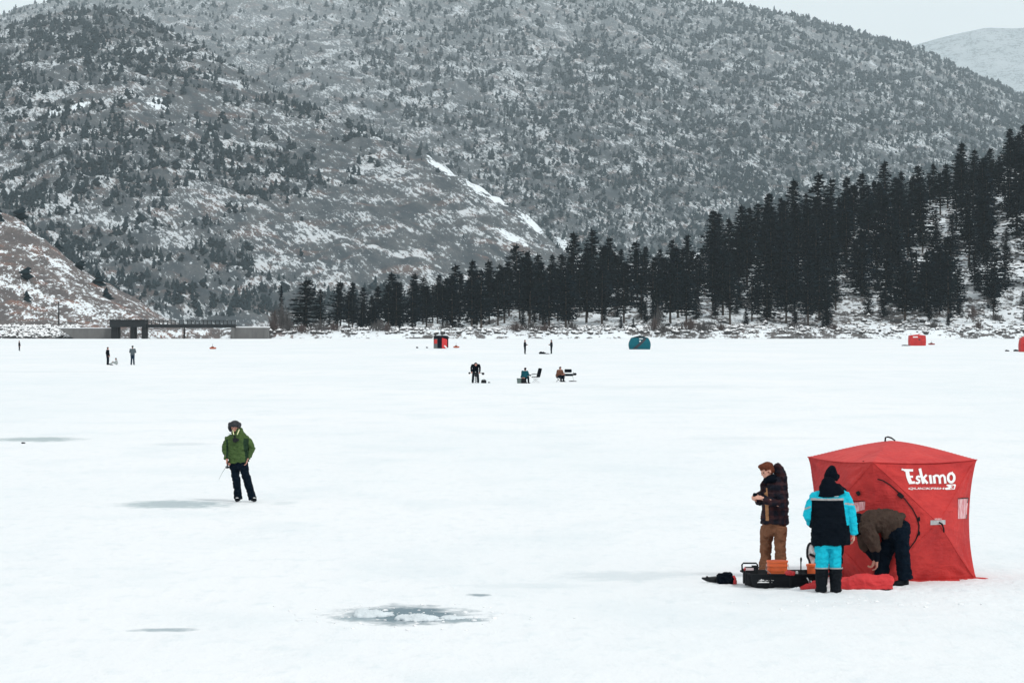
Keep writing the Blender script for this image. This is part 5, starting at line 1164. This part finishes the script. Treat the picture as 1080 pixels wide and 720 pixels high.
panel('door',L(461.4),L(466),.02,h_*.9,.0,DOORM)
panel('door_flap',L(466.1),L(471.6),.02,h_*.86,-.05,RC,0,-.3)
mb=MB(); mb.add([(L(468),-.07,h_*.22),(L(469.5),-.07,h_*.26),(L(472.4),-.07,0.02),(L(470.5),-.07,.02)],[(0,1,2,3)]); mb.build('white_stripe',WHITEP,r)
mb=MB(); mb.loft([(Vector((0,-.15,h_*.90)),w_*.50,.1),(Vector((0,1.1,h_*.98)),w_*.48,.12),(Vector((0,2.3,h_*.90)),w_*.46,.1)],(1,0,0),14,power=3); mb.build('roof',BLF,r)
# small orange pulk sleds with an upright rod
def pulk(px,py,w,label,col):
    g=ground(px,py); k=w/F*g.y; r=empty('pulk_sled',g,label,'sled','small orange sleds far out on the ice')
    mb=MB(); mb.loft([(Vector((-k*.5,0,.22)),.10,.05),(Vector((-k*.42,0,.16)),.28,.14),(Vector((0,0,.15)),.32,.15),(Vector((k*.42,0,.16)),.28,.14),(Vector((k*.5,0,.22)),.10,.05)],(0,1,0),14,power=3); mb.build('hull',col,r,smooth=True)
    mb=MB(); mb.ell((-.05,0,.32),(k*.22,.22,.14)); mb.build('load',BRNJ,r,smooth=True)
    mb=MB(); mb.tube([(-.05,0,.3),(-.04,0,.85)],.025,6); mb.build('upright_rod',GREYB,r)
ORD=simple('dull_orange_plastic',(.42,.085,.035),.5); 
pulk(224.5,368,7,'small orange sled alone on the ice right of the bridge',ORD); pulk(481.3,366.8,6.4,'small orange-brown sled just right of the black and red shelter',ORD); pulk(982.5,363.6,7,'small red-brown sled just right of the little red tent',simple('red_brown_plastic',(.24,.035,.035),.5))
def gear(name,px,py,w,h,label,mat,cat,blobs=2,seed=0):
    g=ground(px,py); k=F/g.y; rg=random.Random(seed); mb=MB(); W=w/k; H=h/k
    mb.loft([(Vector((-W*.5,0,H*.3)),.15*min(1,W),H*.25),(Vector((-W*.2,0,H*.45)),.22,H*.45),(Vector((W*.15,0,H*.38)),.22,H*.38),(Vector((W*.5,0,H*.25)),.15,H*.22)],(0,1,0),12,power=2.6)
    for b in range(blobs): mb.ell((rg.uniform(-.3,.3)*W,0,H*rg.uniform(.5,.75)),(W*.15,.15,H*.3))
    q=sculpt(name,mb,max(.02,min(W,H)*.07),[mat],loc=g,smooth=1,wrinkle=[(.02,(6,6,6))]); tag(q,label,cat)
gear('loaded_sled',572,373.2,7,2.6,'low dark sled heap left of the right standing figure near the far shore',BLACKC,'sled',2,1)
gear('tarp',577.5,373.2,4,.8,'thin dark flat tarp between the low dark sled and the standing figure',BLACKC,'tarp',0,2)
gear('gear_pile',1062.3,370.4,4.4,1.7,'left small dark heap of gear near the cut-off red tent',BLACKC,'gear',1,3)
gear('gear_pile',1072,370.4,6,2.2,'right dark heap of gear touching the cut-off red tent',BLACKC,'gear',2,4)
gear('grey_mat',955.5,364.6,9,1.3,'flat grey mat left of the little red far tent',cloth('grey_mat',(.14,.15,.15),None,3),'mat',0,5)
gear('gear_pile',440,367,2.2,1.6,'tiny dark object left of the black and red shelter',BLACKC,'gear',0,6)
gear('gear_pile',450.3,366.9,2,1.4,'tiny grey object between the dark speck and the black and red shelter',GREYB,'gear',0,7)
gear('dark_sled',117.6,384.9,2.9,.9,'small flat black sled at the feet of the slim black figure',BLACKC,'sled',0,8)

# ---------- gear of the three anglers in the middle distance
def camp_chair(loc,rz,label,sc=1.0):
    r=empty('folding_chair',loc,label,'chair',None,rz); r.scale=(sc,sc,sc)
    mb=MB(); mb.box((0,0,.42),(.50,.48,.05),None,.02); mb.build('seat',BLACKC,r)
    mb=MB(); mb.box((.26,0,.72),(.15,.50,.62),Matrix.Rotation(R(14),3,'Y'),.025); mb.build('backrest',BLACKC,r)
    for x,y in ((-.24,-.24),(-.24,.24),(.24,-.24),(.24,.24)):
        mb=MB(); mb.tube([(x,y,.42),(-x*.9,y,.0)],.013,6); mb.build('leg',STL,r)
    for y in (-.27,.27):
        mb=MB(); mb.box((0,y,.62),(.46,.05,.03),None,.01); mb.build('armrest',BLACKC,r)
camp_chair(ground(565,403.6),R(15),'empty black folding chair facing the man in teal',.92)
b_=empty('bucket',OB+Vector((-.05,.03,0)),'low bucket seat under the man in teal','bucket'); mb=MB(); mb.loft([(z*.0,.13,.13),(z*.28,.15,.15),(z*.285,.16,.16),(z*.31,.16,.16)],(1,0,0),20); mb.build('pail',SLEDM,b_)
b_=empty('bucket',ground(547.6,404.3),'grey-green bucket on the snow left of the man in teal','bucket'); mb=MB(); mb.loft([(z*.0,.13,.13),(z*.30,.155,.155),(z*.305,.165,.165),(z*.335,.165,.165)],(1,0,0),20); mb.build('pail',simple('grey_green_plastic',(.12,.17,.16),.5),b_)
mb=MB(); mb.tube([(0,0,0),(.25,-.08,.03),(.5,-.15,.05),(.72,-.22,.03)],[.016,.012,.008,.006],6); mb.ell((.08,-.03,-.03),(.05,.03,.05)); q=mb.build('fishing_rod',DARKM,None,loc=OB+JB['wrR']+Vector((.03,0,0))); tag(q,'short rod held out by the man in teal towards the empty chair','fishing rod')
b_=empty('stool',OC+Vector((-.04,.02,0)),'dark folding stool under the man in rust-brown','stool')
mb=MB(); mb.box((0,0,.32),(.36,.34,.04),None,.015); mb.build('seat',BLACKC,b_)
for x,y in ((-.14,-.14),(.14,.14),(-.14,.14),(.14,-.14)): mb=MB(); mb.tube([(x,y,.31),(-x,y,0)],.014,6); mb.build('leg',DARKM,b_)
g=ground(600,402.4); r=empty('gear_stand',g,'cluttered dark gear stand with raised box, right of the man in rust-brown','gear stand')
mb=MB(); mb.box((-.05,0,.72),(.48,.3,.22),None,.03); mb.build('top_box',BLACKC,r)
mb=MB(); mb.box((-.02,0,.45),(.66,.3,.15),None,.04); mb.box((.38,0,.50),(.26,.2,.16),None,.04); mb.ell((-.42,-.02,.33),(.14,.12,.16)); mb.build('shelf',BLACKC,r)
for x in (-.3,.3):
    for y in (-.12,.12): mb=MB(); mb.tube([(x,y,.66),(x*.8,y,.4),(x*1.15,y*1.2,0)],.014,6); mb.build('leg',STL,r)
gear('dropped_gear',604,402.3,8,.9,'thin scatter of dark bits on the snow right of the rust-brown man',DARKM,'gear',1,9)
b_=empty('gear_box',ground(510.2,404.2),'black tackle box on the snow right of the man with the auger','box'); mb=MB(); mb.box((0,0,.10),(.34,.22,.20),None,.03); mb.box((0,0,.215),(.30,.2,.03),None,.012); mb.build('case',DARKM,b_); mb=MB(); mb.tube([(-.08,0,.22),(-.06,0,.26),(.06,0,.26),(.08,0,.22)],.011,6); mb.build('handle',DARKM,b_)
mb=MB(); mb.ell((0,0,.04),(.07,.06,.045)); mb.ell((.05,0,.03),(.05,.05,.03)); q=sculpt('small_pouch',mb,.012,[BLACKC],loc=ground(515.6,403.9),smooth=1); tag(q,'tiny black pouch on the snow right of the tackle box','pouch')
r=empty('ice_auger',OA+Vector((.03,-.42,0)),'dark ice auger held upright under the man bending in black','auger')
mb=MB(); mb.box((0,0,.62),(.22,.20,.18),None,.05); mb.ell((.0,0,.50),(.10,.10,.08)); mb.build('motor',DARKM,r)
mb=MB(); mb.tube([(-.42,0,.66),(-.34,0,.68),(0,0,.68),(.36,0,.68),(.50,0,.62)],.020,8); mb.ell((-.42,0,.66),(.06,.05,.07)); mb.ell((.46,0,.62),(.09,.06,.08)); mb.build('handlebar',DARKM,r)
mb=MB(); mb.tube([(0,0,.5),(0,0,.03)],.022,8)
for k in range(40):
    a=k*.55; zz=.04+k*.010; mb.box((math.cos(a)*.05,math.sin(a)*.05,zz),(.07,.07,.008),Matrix.Rotation(a,3,'Z'))
mb.build('drill',simple('grey_steel',(.16,.16,.165),.4,.5,.5),r)
